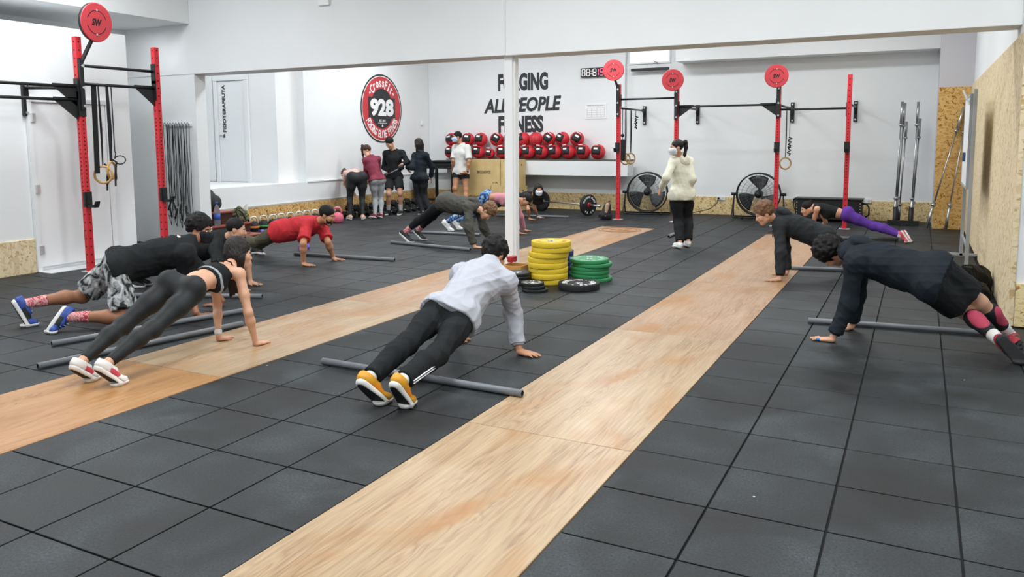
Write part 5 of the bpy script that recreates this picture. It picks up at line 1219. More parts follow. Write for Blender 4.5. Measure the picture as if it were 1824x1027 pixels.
            for k in (-1, 1):
                bk = lambda u_, r_, d_: Jd['pel']+a*u_*B.L+B.rc*r_*q-B.fc*d_*q-base
                sb.tube([bk(t1-.03, k*.035, .098), bk(.88, k*.045, .10), bk(.97, k*.07, .06), bk(.99, k*.075, .01), bk(.93, k*.07, -.07), bk(t1-.02, k*.07, -.105)], .006, 6)
                if o.get('cross'): sb.tube([bk(t1-.03, k*.035, .098), bk(.9, -k*.02, .10), bk(.98, -k*.06, .06)], .005, 6)
            sb.build('shoulder_strap', ob)
        elif kind == 'tank':
            t0, t1 = o.get('span', (.42, .9)); ob = soft('tank_top', root, m_, B.torso(), hg, .05*q, .008, clips=[(Jd['pel']+a*t0*B.L, -a)], carve=[sph(Jd['LS']+a*.02, .074*q), sph(Jd['RS']+a*.02, .074*q), sph(Jd['neck']+a*.06+B.fc*.02, .075*q)], fold=.002, seed=sd, **kw)
        elif kind in ('trousers', 'leggings'):
            fit_ = kind == 'leggings'; ps = [p_ for i, p_ in enumerate(B.torso()) if i in (2, 3)]+[sph(Jd[k+'H']-B.fp*.045*q+a*.01, (.082 if B.m else .09)*q*girth) for k in 'LR']; inf = o.get('infl', .005 if fit_ else .012); leglen = o.get('len', .96)
            for k in 'LR':
                K, A_ = Jd[k+'K'], Jd[k+'A']; v = nrm(A_-K); e = K+(A_-K)*leglen; lg_ = B.leg(k, 'ul'); c_ = list(lg_[-1]); c_[5] = ((e, v),); lg_[-1] = tuple(c_); ps += lg_
                if not fit_: ps.append(cone(K, A_+v*.04, .052*q, .046*q, clip=((e, v),)))
            ob = soft(kind, root, m_, ps, hg, .035*q, inf, clips=[(Jd['pel']+a*o.get('waist', .095 if fit_ else .02)*q, a)], fold=o.get('fold', .0015 if fit_ else .005), freq=o.get('freq', 5), seed=sd, **kw)
            if not fit_ and o.get('stripes'):
                for k in ('R',):
                    K, A_ = Jd[k+'K'], Jd[k+'A']; d_ = nrm(A_-K)
                    out = nrm(B.rp*1.0-B.fp*.1); sbm = MB().m(white_l, True)
                    for off in (0, .018): sbm.tube([K*(1-t_)+A_*t_+out*(.064-.01*t_)*q+np.cross(d_, out)*(off-.01)+out*.012-base for t_ in (.35, .5, .65, .8, .92)], .0045, 6)
                    sbm.build('side_stripe', ob)
        elif kind == 'shorts':
            ps = [p_ for i, p_ in enumerate(B.torso()) if i in (2, 3)]+[sph(Jd[k+'H']-B.fp*.045*q+a*.01, (.082 if B.m else .09)*q*girth) for k in 'LR']; t_ = o.get('len', .85)
            for k in 'LR':
                H, K = Jd[k+'H'], Jd[k+'K']; v = nrm(K-H); e = H+(K-H)*t_; ps.append(cone(H, e+v*.1, .09*q*girth, o.get('hem_r', .082)*q, clip=((e, v),)))
            soft('shorts', root, m_, ps, hg, .035*q, o.get('infl', .012), clips=[(Jd['pel']+a*o.get('waist', .02)*q, a)], fold=o.get('fold', .006), freq=5, seed=sd, **kw)
        elif kind == 'socks':
            hgt = o.get('h', .35)
            for k in 'LR':
                K, A_ = Jd[k+'K'], Jd[k+'A']; v = nrm(A_-K); e = A_+(K-A_)*hgt; l_ = B.leg(k, 'l')[1]; soft('sock', root, m_, [cone(l_[1], A_, l_[3], l_[4]), cone(A_, A_+v*.012, .034*q, .032*q)], .008, .02, .005, clips=[(e, -v)], fold=.001, seed=sd, **kw)
        elif kind == 'sleeves':
            for k in 'LR':
                K, A_ = Jd[k+'K'], Jd[k+'A']; v = nrm(A_-K); e0 = K+(A_-K)*.17; e1 = K+(A_-K)*.72; lp = B.leg(k, 'l'); so = soft('calf_sleeve', root, m_, lp, .008, .03, .006, clips=[(e0, -v), (e1, v)], **kw)
                out = nrm(np.cross(v, B.fp))*(1 if k == 'R' else -1); bk = nrm(np.cross(v, B.rp)); bk = bk if bk@B.fp < 0 else -bk; C = K+(A_-K)*.42+bk*.05
                keep = [ell(C, np.array([v, bk, np.cross(v, bk)]), np.array((.105, .05, .055))*q)]
                D, lo_, h_ = field(lp, .007, .03, .0085); D2, lo2_, _ = D, lo_, h_
                axg = [lo_[i]+h_*np.arange(D.shape[i], dtype=np.float32) for i in range(3)]; XX = np.stack(np.meshgrid(*axg, indexing='ij'), -1); D = np.maximum(D, pdist(keep[0], XX, 0)); V_, Q_ = nets(D, lo_, h_)
                link_mesh('raspberry_panel', raw_mesh('raspberry_panel', V_-A3(base), Q_), o['panel'], so)
        elif kind == 'watch':
            k = it[2]['side']; E, W = Jd[k+'E'], Jd[k+'W']; v = nrm(W-E); soft(it[2].get('name', 'wrist_watch'), root, m_, [cone(W-v*.035, W-v*.012, .030*q, .028*q, clip=((W-v*.005, v), (W-v*.045, -v)))], .006, .01, .002, **kw)
        elif kind == 'glove':
            k = it[2]['side']; soft('glove', root, m_, B.hand(k, 'floor')[:5], .008, .012, .004, **kw)
        elif kind == 'finger_tape':
            k = it[2]['side']; hp = B.hand(k, 'floor'); c_ = hp[5+2*it[2].get('i', 2)]; soft('finger_tape', root, m_, [cone(c_[1]*.7+c_[2]*.3, c_[1]*.1+c_[2]*.9, .010, .010)], .004, .005, .0015, **kw)
    # shoes
    if shoes:
        um, sm_, pm = shoes[:3]; out_m = shoes[3] if len(shoes) > 3 else sm_; sk = q*(1 if B.m else .94)
        for k in 'LR':
            A_, T_, K = Jd[k+'A'], Jd[k+'T'], Jd[k+'K']; w_ = nrm(T_-A_); l = nrm(K-A_); m2 = nrm(l-w_*(l@w_)); th = math.radians(25.6)
            d = nrm(w_*math.cos(th)+m2*math.sin(th)); n = -w_*math.sin(th)+m2*math.cos(th)
            hv = d+n*max(0, -d[2])*1.2; hv[2] = 0; td = nrm(hv); lat = np.cross(d, n)
            heel = A_-n*.062*sk-d*.045*sk; ball = T_.copy(); ball[2] = max(ball[2], .03); toe = ball+td*.062*sk; toe[2] = .030 if T_[2] < .06 else toe[2]
            sole_pt = A_-n*.068*sk
            up_ = [cone(heel+n*.035*sk, heel+n*.066*sk, .037*sk, .033*sk), cone(heel+n*.038*sk+d*.02, ball+n*.012, .037*sk, .042*sk), cone(A_-n*.01, A_*.55+ball*.45+n*.022, .036*sk, .036*sk), cone(ball+n*.008, toe, .042*sk, .030*sk), cone(A_-n*.03, A_-n*.002-d*.008, .040*sk, .039*sk)]
            floor_c = ((0, 0, .014), (0, 0, -1))
            so = soft('shoe', root, um, up_, .006, .025, 0, clips=[(sole_pt+n*.016*sk, -n), ((0, 0, .004), (0, 0, -1)), (A_+n*.012*sk, n)], fold=.001, seed=sd, **kw)
            slab = [cone(heel+n*.012*sk+d*.012, ball-n*.012*sk+d*.0, .040*sk, .046*sk, clip=((sole_pt+n*.020*sk, n), (sole_pt-n*.012*sk, -n))), cone(ball, toe, .046*sk, .035*sk, clip=(((0, 0, .026), (0, 0, 1)), ((0, 0, .002), (0, 0, -1))))]
            slo = soft('sole', so, sm_, slab, .006, .012, .002, **kw)
            if out_m is not sm_:
                tr_ = [cone(heel+n*.012*sk+d*.012, ball-n*.012*sk, .036*sk, .042*sk, clip=((sole_pt-n*.004*sk, n), (sole_pt-n*.016*sk, -n)))]; soft('outsole', so, out_m, tr_, .006, .012, .003, **kw)
            if pm: 
                kp = up_[:3]
                soft('side_panel', so, pm, kp, .006, .025, .0025, clips=[((0, 0, .024), (0, 0, -1)), (sole_pt+n*.018*sk, -n), (heel*.7+ball*.3, -nrm(ball-heel)), (ball+nrm(ball-heel)*.02, nrm(ball-heel)), (sole_pt+n*.058*sk, n)], **kw)
            lb = MB().m(mat('lace', 'd9d9d6', .8) if um is not white_p else mat('lace_grey', '9a9c9e', .8), True)
            for i in range(4):
                cpt = A_*(.62-.15*i)+ball*(.38+.15*i)+n*(.060-.004*i)*sk-base; lb.tube([cpt-lat*.024-n*.012, cpt, cpt+lat*.024-n*.012], .003, 5)
            lb.build('laces', so)
    return root, B

# joints of every figure in metres
POSE = {
    'grey': (1.76, [(-2.865, 4.642, 0.394), (-2.856, 5.15, 0.655), (-2.915, 5.374, 0.712), (-3.071, 5.101, 0.596), (-2.669, 5.139, 0.561), (-3.169, 5.215, 0.301), (-2.722, 5.312, 0.292), (-3.253, 5.28, 0.059), (-2.632, 5.231, 0.052), (-3.223, 5.374, 0.02), (-2.531, 5.223, 0.019), (-2.96, 4.62, 0.413), (-2.77, 4.664, 0.376), (-2.934, 4.209, 0.289), (-2.736, 4.256, 0.226), (-2.936, 3.8, 0.167), (-2.72, 3.83, 0.17), (-2.884, 3.838, 0.03), (-2.71, 3.863, 0.028)]),
    'sportsbra': (1.66, [(-4.813, 4.02, 0.523), (-4.851, 4.506, 0.61), (-4.916, 4.699, 0.706), (-5.014, 4.502, 0.57), (-4.688, 4.486, 0.578), (-5.065, 4.583, 0.276), (-4.593, 4.456, 0.288), (-4.988, 4.51, 0.054), (-4.607, 4.527, 0.054), (-4.997, 4.604, 0.02), (-4.608, 4.622, 0.02), (-4.91, 3.996, 0.541), (-4.716, 4.044, 0.506), (-4.98, 3.654, 0.318), (-4.71, 3.685, 0.313), (-4.929, 3.289, 0.151), (-4.702, 3.313, 0.161), (-4.935, 3.35, 0.028), (-4.685, 3.365, 0.029)]),
    'camo': (1.84, [(-6.405, 4.687, 0.485), (-6.051, 5.156, 0.653), (-6.107, 5.367, 0.77), (-6.237, 5.245, 0.579), (-5.899, 5.007, 0.585), (-6.128, 5.402, 0.289), (-6, 5.082, 0.27), (-6.041, 5.527, 0.057), (-5.838, 5.035, 0.054), (-6.136, 5.487, 0.02), (-5.838, 5.141, 0.02), (-6.476, 4.74, 0.52), (-6.334, 4.633, 0.451), (-6.75, 4.561, 0.213), (-6.133, 4.525, 0.073), (-6.954, 4.16, 0.201), (-6.468, 4.23, 0.117), (-6.933, 4.142, 0.031), (-6.533, 4.105, 0.031)]),
    'fade': (1.75, [(-7.232, 6.315, 0.396), (-6.759, 6.281, 0.545), (-6.558, 6.246, 0.664), (-6.765, 6.457, 0.626), (-6.736, 6.114, 0.431), (-6.719, 6.523, 0.31), (-6.517, 5.948, 0.258), (-6.675, 6.522, 0.053), (-6.429, 6.088, 0.056), (-6.577, 6.52, 0.021), (-6.426, 6.187, 0.02), (-7.234, 6.404, 0.42), (-7.231, 6.227, 0.371), (-7.454, 6.078, 0.25), (-7.386, 5.853, 0.23), (-7.829, 5.917, 0.13), (-7.795, 5.818, 0.122), (-7.729, 5.962, 0.03), (-7.683, 5.851, 0.03)]),
    'red': (1.78, [(-7.673, 8.076, 0.396), (-7.144, 8.203, 0.519), (-6.934, 8.176, 0.633), (-7.195, 8.378, 0.455), (-7.14, 7.982, 0.508), (-6.973, 8.217, 0.269), (-6.996, 7.767, 0.299), (-7.016, 8.362, 0.054), (-7.057, 7.823, 0.052), (-6.916, 8.378, 0.02), (-6.954, 7.828, 0.019), (-7.694, 8.166, 0.404), (-7.652, 7.986, 0.387), (-8.079, 8.321, 0.268), (-8.06, 8.008, 0.231), (-8.458, 8.392, 0.072), (-8.491, 8.054, 0.21), (-8.32, 8.348, 0.029), (-8.524, 8.166, 0.114)]),
    'pike': (1.76, [(-6.538, 10.46, 0.653), (-6.04, 10.51, 0.594), (-5.813, 10.518, 0.525), (-6.063, 10.703, 0.551), (-6.027, 10.307, 0.592), (-5.928, 10.598, 0.273), (-5.947, 10.176, 0.304), (-5.861, 10.722, 0.054), (-5.86, 10.179, 0.054), (-5.777, 10.777, 0.02), (-5.767, 10.22, 0.019), (-6.557, 10.548, 0.67), (-6.519, 10.372, 0.637), (-6.881, 10.652, 0.409), (-6.886, 10.433, 0.419), (-7.212, 10.725, 0.151), (-7.217, 10.352, 0.161), (-7.124, 10.704, 0.029), (-7.143, 10.346, 0.03)]),
    'pink': (1.66, [(-6.728, 12.128, 0.604), (-6.23, 12.266, 0.589), (-6.008, 12.236, 0.577), (-6.296, 12.41, 0.551), (-6.213, 12.091, 0.574), (-6.16, 12.362, 0.275), (-6.103, 12.051, 0.286), (-6.149, 12.461, 0.053), (-6.03, 12.004, 0.054), (-6.055, 12.467, 0.019), (-5.963, 12.069, 0.02), (-6.75, 12.224, 0.618), (-6.706, 12.033, 0.591), (-7.005, 12.236, 0.301), (-7.043, 11.968, 0.365), (-7.382, 12.186, 0.166), (-7.388, 11.874, 0.169), (-7.34, 12.198, 0.03), (-7.346, 11.902, 0.031)]),
    'glove': (1.66, [(-7.413, 14.58, 0.388), (-6.967, 14.445, 0.492), (-6.781, 14.393, 0.605), (-6.923, 14.603, 0.51), (-7.007, 14.285, 0.461), (-6.926, 14.509, 0.216), (-6.881, 14.124, 0.229), (-6.943, 14.693, 0.054), (-6.94, 14.283, 0.053), (-6.85, 14.71, 0.02), (-6.846, 14.274, 0.019), (-7.385, 14.675, 0.39), (-7.442, 14.484, 0.385), (-7.765, 14.758, 0.27), (-7.809, 14.611, 0.266), (-8.148, 14.83, 0.167), (-8.186, 14.712, 0.163), (-8.117, 14.821, 0.03), (-8.141, 14.704, 0.03)]),
    'hood': (1.72, [(-0.932, 9.689, 0.465), (-1.449, 9.631, 0.681), (-1.58, 9.45, 0.745), (-1.399, 9.441, 0.608), (-1.416, 9.829, 0.624), (-1.356, 9.311, 0.319), (-1.378, 9.766, 0.309), (-1.351, 9.276, 0.057), (-1.339, 9.73, 0.056), (-1.431, 9.218, 0.019), (-1.427, 9.687, 0.02), (-0.921, 9.6, 0.473), (-0.946, 9.778, 0.457), (-0.677, 9.911, 0.321), (-0.718, 10.097, 0.303), (-0.419, 10.194, 0.152), (-0.427, 10.366, 0.168), (-0.365, 10.254, 0.03), (-0.393, 10.4, 0.03)]),
    'purple': (1.66, [(-0.975, 13.712, 0.365), (-1.462, 13.734, 0.489), (-1.633, 13.874, 0.449), (-1.438, 13.565, 0.467), (-1.437, 13.898, 0.483), (-1.504, 13.769, 0.247), (-1.349, 14.029, 0.217), (-1.371, 13.731, 0.053), (-1.449, 14.184, 0.055), (-1.463, 13.71, 0.02), (-1.516, 14.12, 0.02), (-0.982, 13.617, 0.397), (-0.968, 13.806, 0.333), (-0.609, 13.593, 0.219), (-0.578, 13.753, 0.221), (-0.222, 13.562, 0.1), (-0.193, 13.697, 0.104), (-0.099, 13.544, 0.03), (-0.083, 13.649, 0.03)]),
    'navy': (1.80, [(0.128, 6.741, 0.556), (-0.441, 6.822, 0.704), (-0.622, 6.979, 0.667), (-0.413, 6.618, 0.65), (-0.365, 7.021, 0.642), (-0.448, 6.664, 0.317), (-0.419, 7.098, 0.316), (-0.544, 6.636, 0.058), (-0.446, 7.168, 0.056), (-0.644, 6.659, 0.02), (-0.54, 7.128, 0.02), (0.101, 6.673, 0.496), (0.156, 6.808, 0.617), (0.354, 6.96, 0.277), (0.454, 6.982, 0.347), (0.597, 6.632, 0.12), (0.694, 7.205, 0.062), (0.698, 6.562, 0.03), (0.719, 7.057, 0.03)]),
    'white': (1.60, [(-3.133, 11.613, 0.78), (-3.151, 11.648, 1.32), (-3.184, 11.507, 1.48), (-3.24, 11.507, 1.268), (-3.055, 11.785, 1.259), (-3.273, 11.313, 1.046), (-2.978, 11.642, 1.011), (-3.386, 11.453, 0.891), (-3.068, 11.789, 0.848), (-3.43, 11.488, 0.813), (-3.106, 11.83, 0.77), (-3.196, 11.541, 0.781), (-3.071, 11.686, 0.778), (-3.17, 11.617, 0.399), (-3.081, 11.818, 0.409), (-3.082, 11.405, 0.085), (-3.013, 11.615, 0.085), (-3.173, 11.488, 0.028), (-3.075, 11.722, 0.03)]),
    'tee': (1.75, [(-9.369, 15.712, 0.9), (-9.357, 15.738, 1.467), (-9.427, 15.653, 1.676), (-9.168, 15.705, 1.425), (-9.557, 15.763, 1.43), (-9.087, 15.607, 1.126), (-9.525, 15.63, 1.136), (-9.14, 15.606, 0.873), (-9.607, 15.736, 0.915), (-9.229, 15.552, 0.852), (-9.62, 15.766, 0.815), (-9.278, 15.719, 0.897), (-9.461, 15.705, 0.904), (-9.216, 15.662, 0.476), (-9.444, 15.558, 0.502), (-9.15, 15.512, 0.083), (-9.491, 15.598, 0.083), (-9.289, 15.526, 0.03), (-9.551, 15.724, 0.03)]),
    'jacket': (1.69, [(-10.146, 14.192, 0.822), (-10.164, 14.22, 1.357), (-10.179, 14.097, 1.549), (-10, 14.323, 1.331), (-10.322, 14.122, 1.324), (-9.786, 14.193, 1.142), (-10.405, 14.181, 1.026), (-9.76, 13.948, 1.109), (-10.186, 14.097, 0.938), (-9.812, 13.958, 1.022), (-10.251, 14.07, 0.866), (-10.062, 14.221, 0.823), (-10.229, 14.163, 0.821), (-9.908, 14.063, 0.472), (-10.148, 13.971, 0.463), (-9.981, 14.174, 0.085), (-10.247, 14.091, 0.084), (-9.938, 14.048, 0.029), (-10.213, 13.963, 0.029)]),
    'longhair': (1.63, [(-9.452, 14.155, 0.798), (-9.452, 14.182, 1.321), (-9.526, 14.221, 1.524), (-9.616, 14.195, 1.279), (-9.293, 14.165, 1.285), (-9.574, 14.022, 1.034), (-9.26, 14.34, 1.04), (-9.782, 14.145, 1.034), (-9.329, 14.383, 0.813), (-9.741, 14.173, 0.949), (-9.341, 14.434, 0.73), (-9.55, 14.152, 0.796), (-9.355, 14.158, 0.799), (-9.586, 14.29, 0.423), (-9.449, 14.284, 0.432), (-9.415, 14.178, 0.086), (-9.261, 14.259, 0.085), (-9.527, 14.238, 0.03), (-9.364, 14.333, 0.03)]),
    'maroon': (1.60, [(-10.006, 13.376, 0.769), (-10.154, 13.395, 1.24), (-10.291, 13.44, 1.401), (-10.217, 13.262, 1.201), (-10.064, 13.541, 1.227), (-10.318, 13.433, 0.979), (-10.157, 13.651, 0.967), (-10.304, 13.479, 0.747), (-10.033, 13.71, 0.774), (-10.377, 13.52, 0.701), (-10.094, 13.739, 0.706), (-10.031, 13.284, 0.768), (-9.98, 13.469, 0.77), (-10.092, 13.416, 0.405), (-10.051, 13.555, 0.395), (-9.966, 13.235, 0.084), (-9.908, 13.369, 0.084), (-10.088, 13.259, 0.028), (-10.025, 13.41, 0.029)]),
    'bend': (1.64, [(-10.192, 12.963, 0.835), (-10.533, 13.276, 0.933), (-10.751, 13.279, 0.893), (-10.644, 13.153, 0.934), (-10.422, 13.395, 0.933), (-10.784, 13.294, 0.702), (-10.245, 13.473, 0.696), (-10.65, 13.392, 0.524), (-10.235, 13.553, 0.467), (-10.616, 13.435, 0.443), (-10.247, 13.593, 0.378), (-10.264, 12.885, 0.835), (-10.12, 13.042, 0.834), (-10.356, 12.922, 0.445), (-10.166, 13.079, 0.436), (-10.25, 12.791, 0.085), (-10.049, 12.933, 0.085), (-10.36, 12.855, 0.029), (-10.11, 13.045, 0.03)]),
}
# ------------------------------------------------------------------ soft bags
def bag(name, lab, cat, loc, parts):
    o = thing(name, lab, cat, loc)
    for nm, m_, ps, kw in parts: soft(nm, o, m_, ps, **kw)
    return o
bpk = bpy.data.objects['backpack']
soft('body', bpk, bp_k, [cone((0, 0, .10), (0, .0, .27), .115, .075), cone((-.06, 0, .07), (.06, 0, .07), .07, .07)], .01, .05, fold=.006, freq=7, clips=[((0, 0, 0), (0, 0, -1))])
soft('front_pocket', bpk, bp_t, [cone((0, -.055, .08), (0, -.045, .30), .055, .045)], .01, .03, fold=.003, freq=9, clips=[((0, 0, .01), (0, 0, -1))])
MB().m(strap_m, True).tube([(-.09, -.03, .05), (-.14, -.05, .08), (-.13, -.04, .03), (-.06, -.1, .02)], .012).tube([(0, .02, .35), (.02, .03, .39), (.04, .02, .35)], .009).build('strap', bpk)
for (x, y, z, sx, sz, lab) in ((.50, 8.95, 0, .15, .17, 'glossy black duffel bag on the floor by the strand board wall, lower one'), (.50, 9.40, .0, .14, .27, 'glossy black duffel bag behind the other one by the strand board wall')):
    o = thing('duffel_bag', lab, 'bag', (x, y, z))
    soft('body', o, gl, [cone((-.06, -.10, sz*.52), (.08, .12, sz*.52), sz*.55, sz*.55), cone((-.08, 0, sz*.35), (.1, 0, sz*.35), sz*.5, sz*.5)], .012, .06, fold=.01, freq=5, seed=int(y*10), clips=[((0, 0, .002), (0, 0, -1)), ((.215, 0, 0), (1, 0, 0))])
    MB().m(strap_m, True).tube([(-.10, -.10, sz*.8), (-.06, -.12, sz*1.12), (.02, -.1, sz*1.14), (.08, -.08, sz*.85)], .010).build('handle', o)
o = thing('sports_bag', 'large black bag standing on top of the reddish steps', 'bag', (-10.47, 9.36, .461))
soft('body', o, bp_k, [cone((-.2, 0, .16), (.12, 0, .14), .17, .15), cone((-.1, 0, .28), (.0, 0, .26), .13, .12)], .012, .06, fold=.008, freq=5, clips=[((0, 0, 0), (0, 0, -1))])
MB().m(strap_m, True).tube([(-.2, -.12, .3), (-.12, -.17, .2), (0, -.17, .18), (.1, -.13, .24)], .012).build('strap', o)
cam_m = camo('bag_camouflage', ('2f3324', '565b3f', '77794f', '9a9a78'), 11)
o = thing('camouflage_bag', 'green camouflage cloth bag slumped on the reddish steps', 'bag', (-10.27, 9.86, .251))
soft('body', o, cam_m, [cone((-.05, .0, .09), (.07, .02, .08), .11, .10), cone((-.05, 0, .15), (-.02, .02, .22), .085, .05)], .012, .06, fold=.014, freq=5, clips=[((0, 0, 0), (0, 0, -1))])
MB().m(strap_m, True).tube([(.05, -.06, .2), (.13, -.06, .16), (.17, -.03, .05), (.2, .02, .012)], .014).tube([(.0, -.09, .2), (.06, -.11, .14), (.1, -.11, .014)], .012).build('strap', o)
o = thing('face_towel', 'crumpled white towel on the camouflage bag', 'towel', (-10.20, 9.93, .46))
soft('cloth', o, whi, [cone((0, 0, 0), (.03, 0, .08), .05, .02)], .01, .03, fold=.008, freq=9)

# ------------------------------------------------------------------ the people
sw, sk_, bk_ = mat('shoe_white', 'e4e4e0', .5), mat('shoe_black', '24272a', .5), mat('sole_black', '1b1c1e', .7)
yl, bl_, pkk, rd = mat('shoe_yellow', 'd79a24', .5), mat('shoe_blue', '2a4a9c', .5), mat('shoe_pink', 'cf4a5c', .5), mat('shoe_red', 'a32a38', .5)
mro, ppk = mat('shoe_maroon', '7d2f45', .5), mat('shoe_pale_pink', 'dfbdb0', .5)
nh = lambda *v: v
def go(key, sex, F, U, label, skin, wear, **kw):
    S, J = POSE[key]; return person(key, S, J, sex, F, U, label, skin, wear, **kw)
R1, B1 = go('grey', 'm', (.1, .62, -.78), (0, .8, .6), 'person holding a push-up in pale grey sweatshirt, black track trousers and yellow shoes', skin_m,
   [('shirt', gry, {'cuffs': 1, 'infl': .027, 'freq': 5, 'fold': .010, 'hem': -.05, 'sleeve': 1.9, 'drape': .075}), ('trousers', blk, {'infl': .013, 'fold': .007, 'len': .93, 'stripes': 1}), ('socks', whi, {'h': .16})],
   h=.0065, hair=dict(mat=hair_k, style='curly', vol=.030, fold=.004, freq=40, low=-.075, curl=170), shoes=(yl, sw, mat('shoe_orange', 'e08a1c', .5), bk_))
go('sportsbra', 'f', (.5, .8, -.25), (.05, .25, .97), 'person in push-up on the warm plywood lane, black sports top and leggings, loose dark hair', skin_l,
   [('bra', blk, {'stripe': lgr, 'cross': 1, 'span': (.52, .80)}), ('leggings', legg, {'waist': .10, 'len': .93}), ('watch', whi, {'side': 'L', 'name': 'wrist_band'})],
   h=.0065, girth=.98, hair=dict(mat=hair_s, style='long', vol=.024, fold=.003, freq=34, len=.34, front=1), shoes=(sw, sw, pkk, bk_))
Rc, Bc = go('camo', 'm', (.93, .3, -.15), (.1, .05, 1), 'person kneeling on one knee in black tee and grey camouflage shorts, black face mask', skin_d,
   [('shirt', blk, {'sleeve': .72, 'flare': .012, 'infl': .028, 'fold': .007, 'hem': -.06, 'drape': .04, 'prints': ((whi, .93, .05, -.13, .05, .06, .022), (redc, .93, -.03, -.13, .025, .06, .02))}), ('shorts', camo_g, {'waist': .06, 'len': .86, 'infl': .02, 'hem_r': .095, 'fold': .009}), ('socks', sockp, {'h': .38})],
   h=.0075, hair=dict(mat=hair_k, style='curly', vol=.036, fold=.003, freq=40, low=-.015, curl=150, cs=.8), face=('mask', mask_b), shoes=(bl_, sw, bk_, bk_))
go('fade', 'm', (.78, .58, -.2), (.15, .1, 1), 'person in black tee with cropped dark hair, doing a push-up behind the masked kneeler', skin_l,
   [('shirt', blk, {'sleeve': .75, 'flare': .01, 'infl': .02, 'fold': .007}), ('trousers', blk2, {}), ('finger_tape', mat('tape_blue', '3d7fc0', .6), {'side': 'L'})],
   h=.0085, hair=dict(mat=hair_k, style='short', vol=.009, fold=.0015, low=-.035), shoes=(sk_, sw, None))
go('red', 'm', (.90, .30, -.38), (.35, .1, .93), 'person with black beard in red t-shirt and olive trousers holding a push-up', skin_m,
   [('shirt', redc, {'sleeve': .82, 'flare': .014, 'infl': .027, 'fold': .008, 'hem': -.06, 'drape': .045}), ('trousers', oliv, {'len': .72, 'infl': .013, 'fold': .006}), ('finger_tape', mat('tape_pale', '9fb4d4', .6), {'side': 'R', 'i': 1}), ('finger_tape', mat('tape_navy', '2f4380', .6), {'side': 'L', 'i': 3})],
   h=.008, hair=dict(mat=hair_k, style='short', vol=.016, fold=.003, low=-.06), face=('beard', hair_k), shoes=(sk_, sw, None), girth=1.03)
go('pike', 'm', (.35, -.05, -.93), (.93, .35, .25), 'person bent in a pike push-up, olive grey hoodie, black tights and curly brown hair', skin_l,
   [('hoodie', dgr, {'infl': .024, 'fold': .009, 'hem': -.08, 'strings': 1, 'drape': .05}), ('leggings', blk, {'len': .72, 'infl': .008}), ('socks', sockp, {'h': .36})],
   h=.008, hair=dict(mat=hair_lb, style='curly', vol=.034, fold=.004, freq=30, low=-.06, curl=170, cs=1.15), shoes=(sk_, sw, None))
go('pink', 'f', (.45, -.15, -.88), (.85, .4, .3), 'person in marbled blue leggings and dusty pink top in push-up behind the white column', skin_m,
   [('shirt', pinkc, {'infl': .010, 'fold': .003, 'hem': .17, 'name': 'top'}), ('leggings', tie, {'waist': .09}), ('watch', mat('waistband_dark', '23262c', .7), {'side': 'R', 'name': 'wrist_band'})],
   h=.0095, hair=dict(mat=hair_k, style='bun', vol=.016, fold=.004), shoes=(white_p, sw, None))
go('glove', 'f', (.62, -.74, -.12), (0, 0, 1), 'person with long black hair and white mask holding a push-up near the floor barbell', skin_m,
   [('shirt', blk, {'sleeve': .7, 'infl': .014, 'fold': .004, 'name': 't_shirt'}), ('leggings', blk, {}), ('glove', lgr, {'side': 'L'})],
   h=.0095, hair=dict(mat=hair_s, style='long', vol=.016, fold=.003, len=.30, front=1), face=('mask', mask_w), shoes=(sk_, sw, None))
go('hood', 'm', (-.78, -.42, -.46), (-.35, -.25, .9), 'person in charcoal hoodie holding a push-up on the pale plywood lane', skin_l,
   [('hoodie', blk2, {'infl': .023, 'fold': .008, 'hem': -.08, 'strings': 1, 'drape': .03}), ('trousers', blk, {})],
   h=.0075, hair=dict(mat=hair_lb, style='curly', vol=.032, fold=.004, freq=36, low=-.06, curl=150), shoes=(sk_, sw, None))
go('purple', 'f', (-.88, -.35, -.32), (-.2, -.2, .95), 'person in purple leggings and black top low in a push-up before the black chest', skin_l,
   [('tank', blk, {'span': (.36, .9)}), ('leggings', purp, {'waist': .12, 'len': .97}), ('socks', whi, {'h': .1})],
   h=.0085, hair=dict(mat=hair_k, style='bun', vol=.013, fold=.003), shoes=(pkk, sw, None))
Rn, Bn = go('navy', 'm', (-.45, .25, -.86), (-.86, -.38, .2), 'person in navy hoodie, black shorts and raspberry calf sleeves holding a push-up', skin_l,
   [('hoodie', navy, {'infl': .024, 'fold': .007, 'hem': -.08, 'drape': .05, 'strings': 1}), ('shorts', blk, {'len': .74, 'infl': .018, 'hem_r': .102, 'fold': .007}), ('sleeves', mat('sleeve_black', '16181b', .8), {'panel': mat('sleeve_raspberry', 'b8405a', .8)}), ('socks', whi, {'h': .28}), ('finger_tape', mat('tape_blue', '3d7fc0', .6), {'side': 'L', 'i': 3})],
   h=.0065, hair=dict(mat=hair_k, style='curly', vol=.036, fold=.004, freq=36, low=-.08, curl=150, cs=.9), shoes=(rd, bk_, sk_), girth=1.06)
go('white', 'f', (-.86, -.42, -.1), (0, 0, 1), 'person standing in cream hoodie and black joggers with ponytail and face mask', skin_l,
   [('hoodie', cream, {'infl': .026, 'fold': .006, 'freq': 4, 'hem': -.09}), ('trousers', blk, {'infl': .018, 'len': .9})],
   hands='relax', h=.0085, girth=1.12, hair=dict(mat=hair_s, style='pony', vol=.013, fold=.003, freq=30, up=.065), face=('mask', mask_w), shoes=(white_p, sw, None))
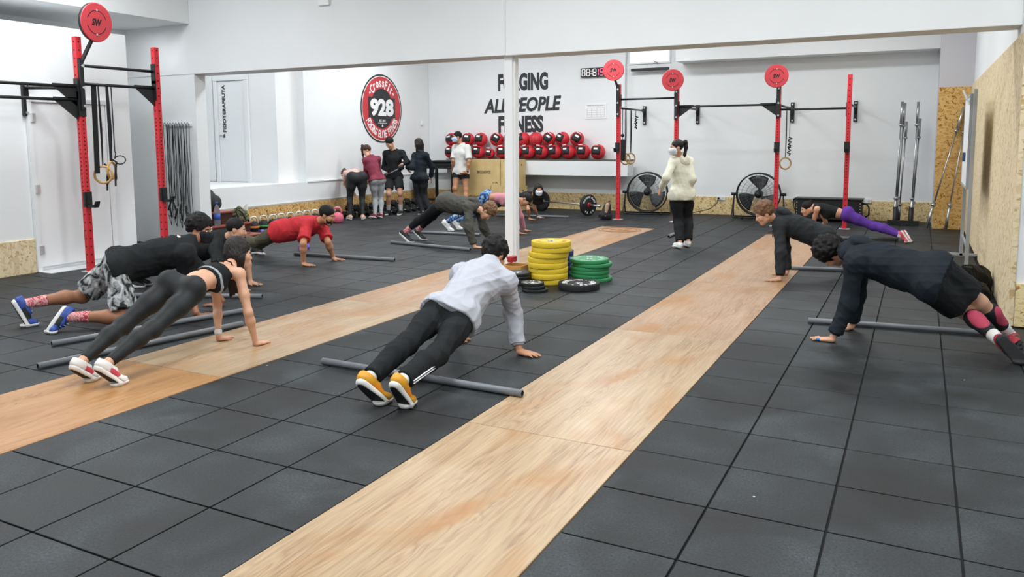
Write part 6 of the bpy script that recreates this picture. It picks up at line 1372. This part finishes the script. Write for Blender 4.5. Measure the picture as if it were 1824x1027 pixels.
go('tee', 'm', (-.66, -.68, -.05), (0, 0, 1), 'person standing in white t-shirt and short black shorts with blue face mask', skin_m,
   [('shirt', whi, {'sleeve': .85, 'flare': .016, 'infl': .020, 'fold': .004, 'freq': 4, 'hem': -.09}), ('shorts', blk, {'len': .42, 'hem_r': .095, 'infl': .014}), ('watch', bk_, {'side': 'L'})],
   hands='relax', h=.0095, hair=dict(mat=hair_k, style='short', vol=.014, fold=.003, low=-.04), face=('mask', mask_bl), shoes=(sk_, sw, None))
Rj, Bj = go('jacket', 'm', (-.08, -.80, -.55), (-.1, -.5, .85), 'person standing in black zip top and shorts holding a dumbbell, white socks', skin_l,
   [('shirt', blk, {'cuffs': 1, 'infl': .017, 'fold': .006, 'hem': -.05, 'name': 'zip_top'}), ('shorts', blk2, {'len': .74, 'hem_r': .09}), ('socks', whi, {'h': .40})],
   hands='grip', h=.0095, hair=dict(mat=hair_k, style='short', vol=.018, fold=.005, low=-.05), shoes=(sk_, sw, None))
go('longhair', 'f', (-.82, .28, -.25), (0, 0, 1), 'person in black jacket and black jeans with long dark wavy hair, back turned', skin_l,
   [('shirt', navy, {'cuffs': 1, 'infl': .026, 'fold': .008, 'hem': -.03, 'name': 'jacket'}), ('trousers', blk2, {'infl': .008, 'fold': .004})],
   hands='relax', h=.0095, hair=dict(mat=hair_s, style='long', vol=.018, fold=.006, freq=24, len=.42), shoes=(sk_, sw, None))
go('maroon', 'f', (.45, .70, -.55), (.2, .35, .9), 'person in maroon sweatshirt and light grey leggings leaning forward, brown ponytail', skin_l,
   [('shirt', maroon, {'cuffs': 1, 'infl': .018, 'fold': .006, 'hem': -.0, 'name': 'sweatshirt'}), ('leggings', lgr, {})],
   hands='relax', h=.0095, hair=dict(mat=hair_sb, style='pony', vol=.012, fold=.003, freq=30, up=.045, side=-.05, out=.03), shoes=(mro, sw, None))
go('bend', 'f', (-.2, .25, -.95), (-.75, .6, .1), 'person bending over in pale pink top and black leggings beside the pink kettlebells', skin_l,
   [('shirt', pale, {'sleeve': .6, 'infl': .012, 'fold': .004, 'hem': .10, 'name': 't_shirt'}), ('leggings', legg, {'waist': .12})],
   hands='relax', h=.0095, girth=1.24, hair=dict(mat=hair_b, style='bun', vol=.012, fold=.003), shoes=(ppk, sw, None))
# dumbbell in the hands of the man in the zip top
pa, pb = Bj.J['RF'], Bj.J['LF']; dd_ = Vector(pb-pa).normalized(); cc = Vector((pa+pb)/2); o = thing('dumbbell', 'dark dumbbell with bright bar held by the man in the black zip top', 'dumbbell', cc)
Lh = (Vector(pb)-cc).length
MB().m(steel, True).cyl(dd_*-Lh, dd_*Lh, .016, n=10).build('grip', o)
for sg in (1, -1):
    MB().m(black_m, True).cyl(dd_*sg*(Lh-.02), dd_*sg*(Lh+.05), .055, n=14).cyl(dd_*sg*(Lh+.05), dd_*sg*(Lh+.075), .04, n=14).build('weight', o)
# prints on the black shirt and the red shirt
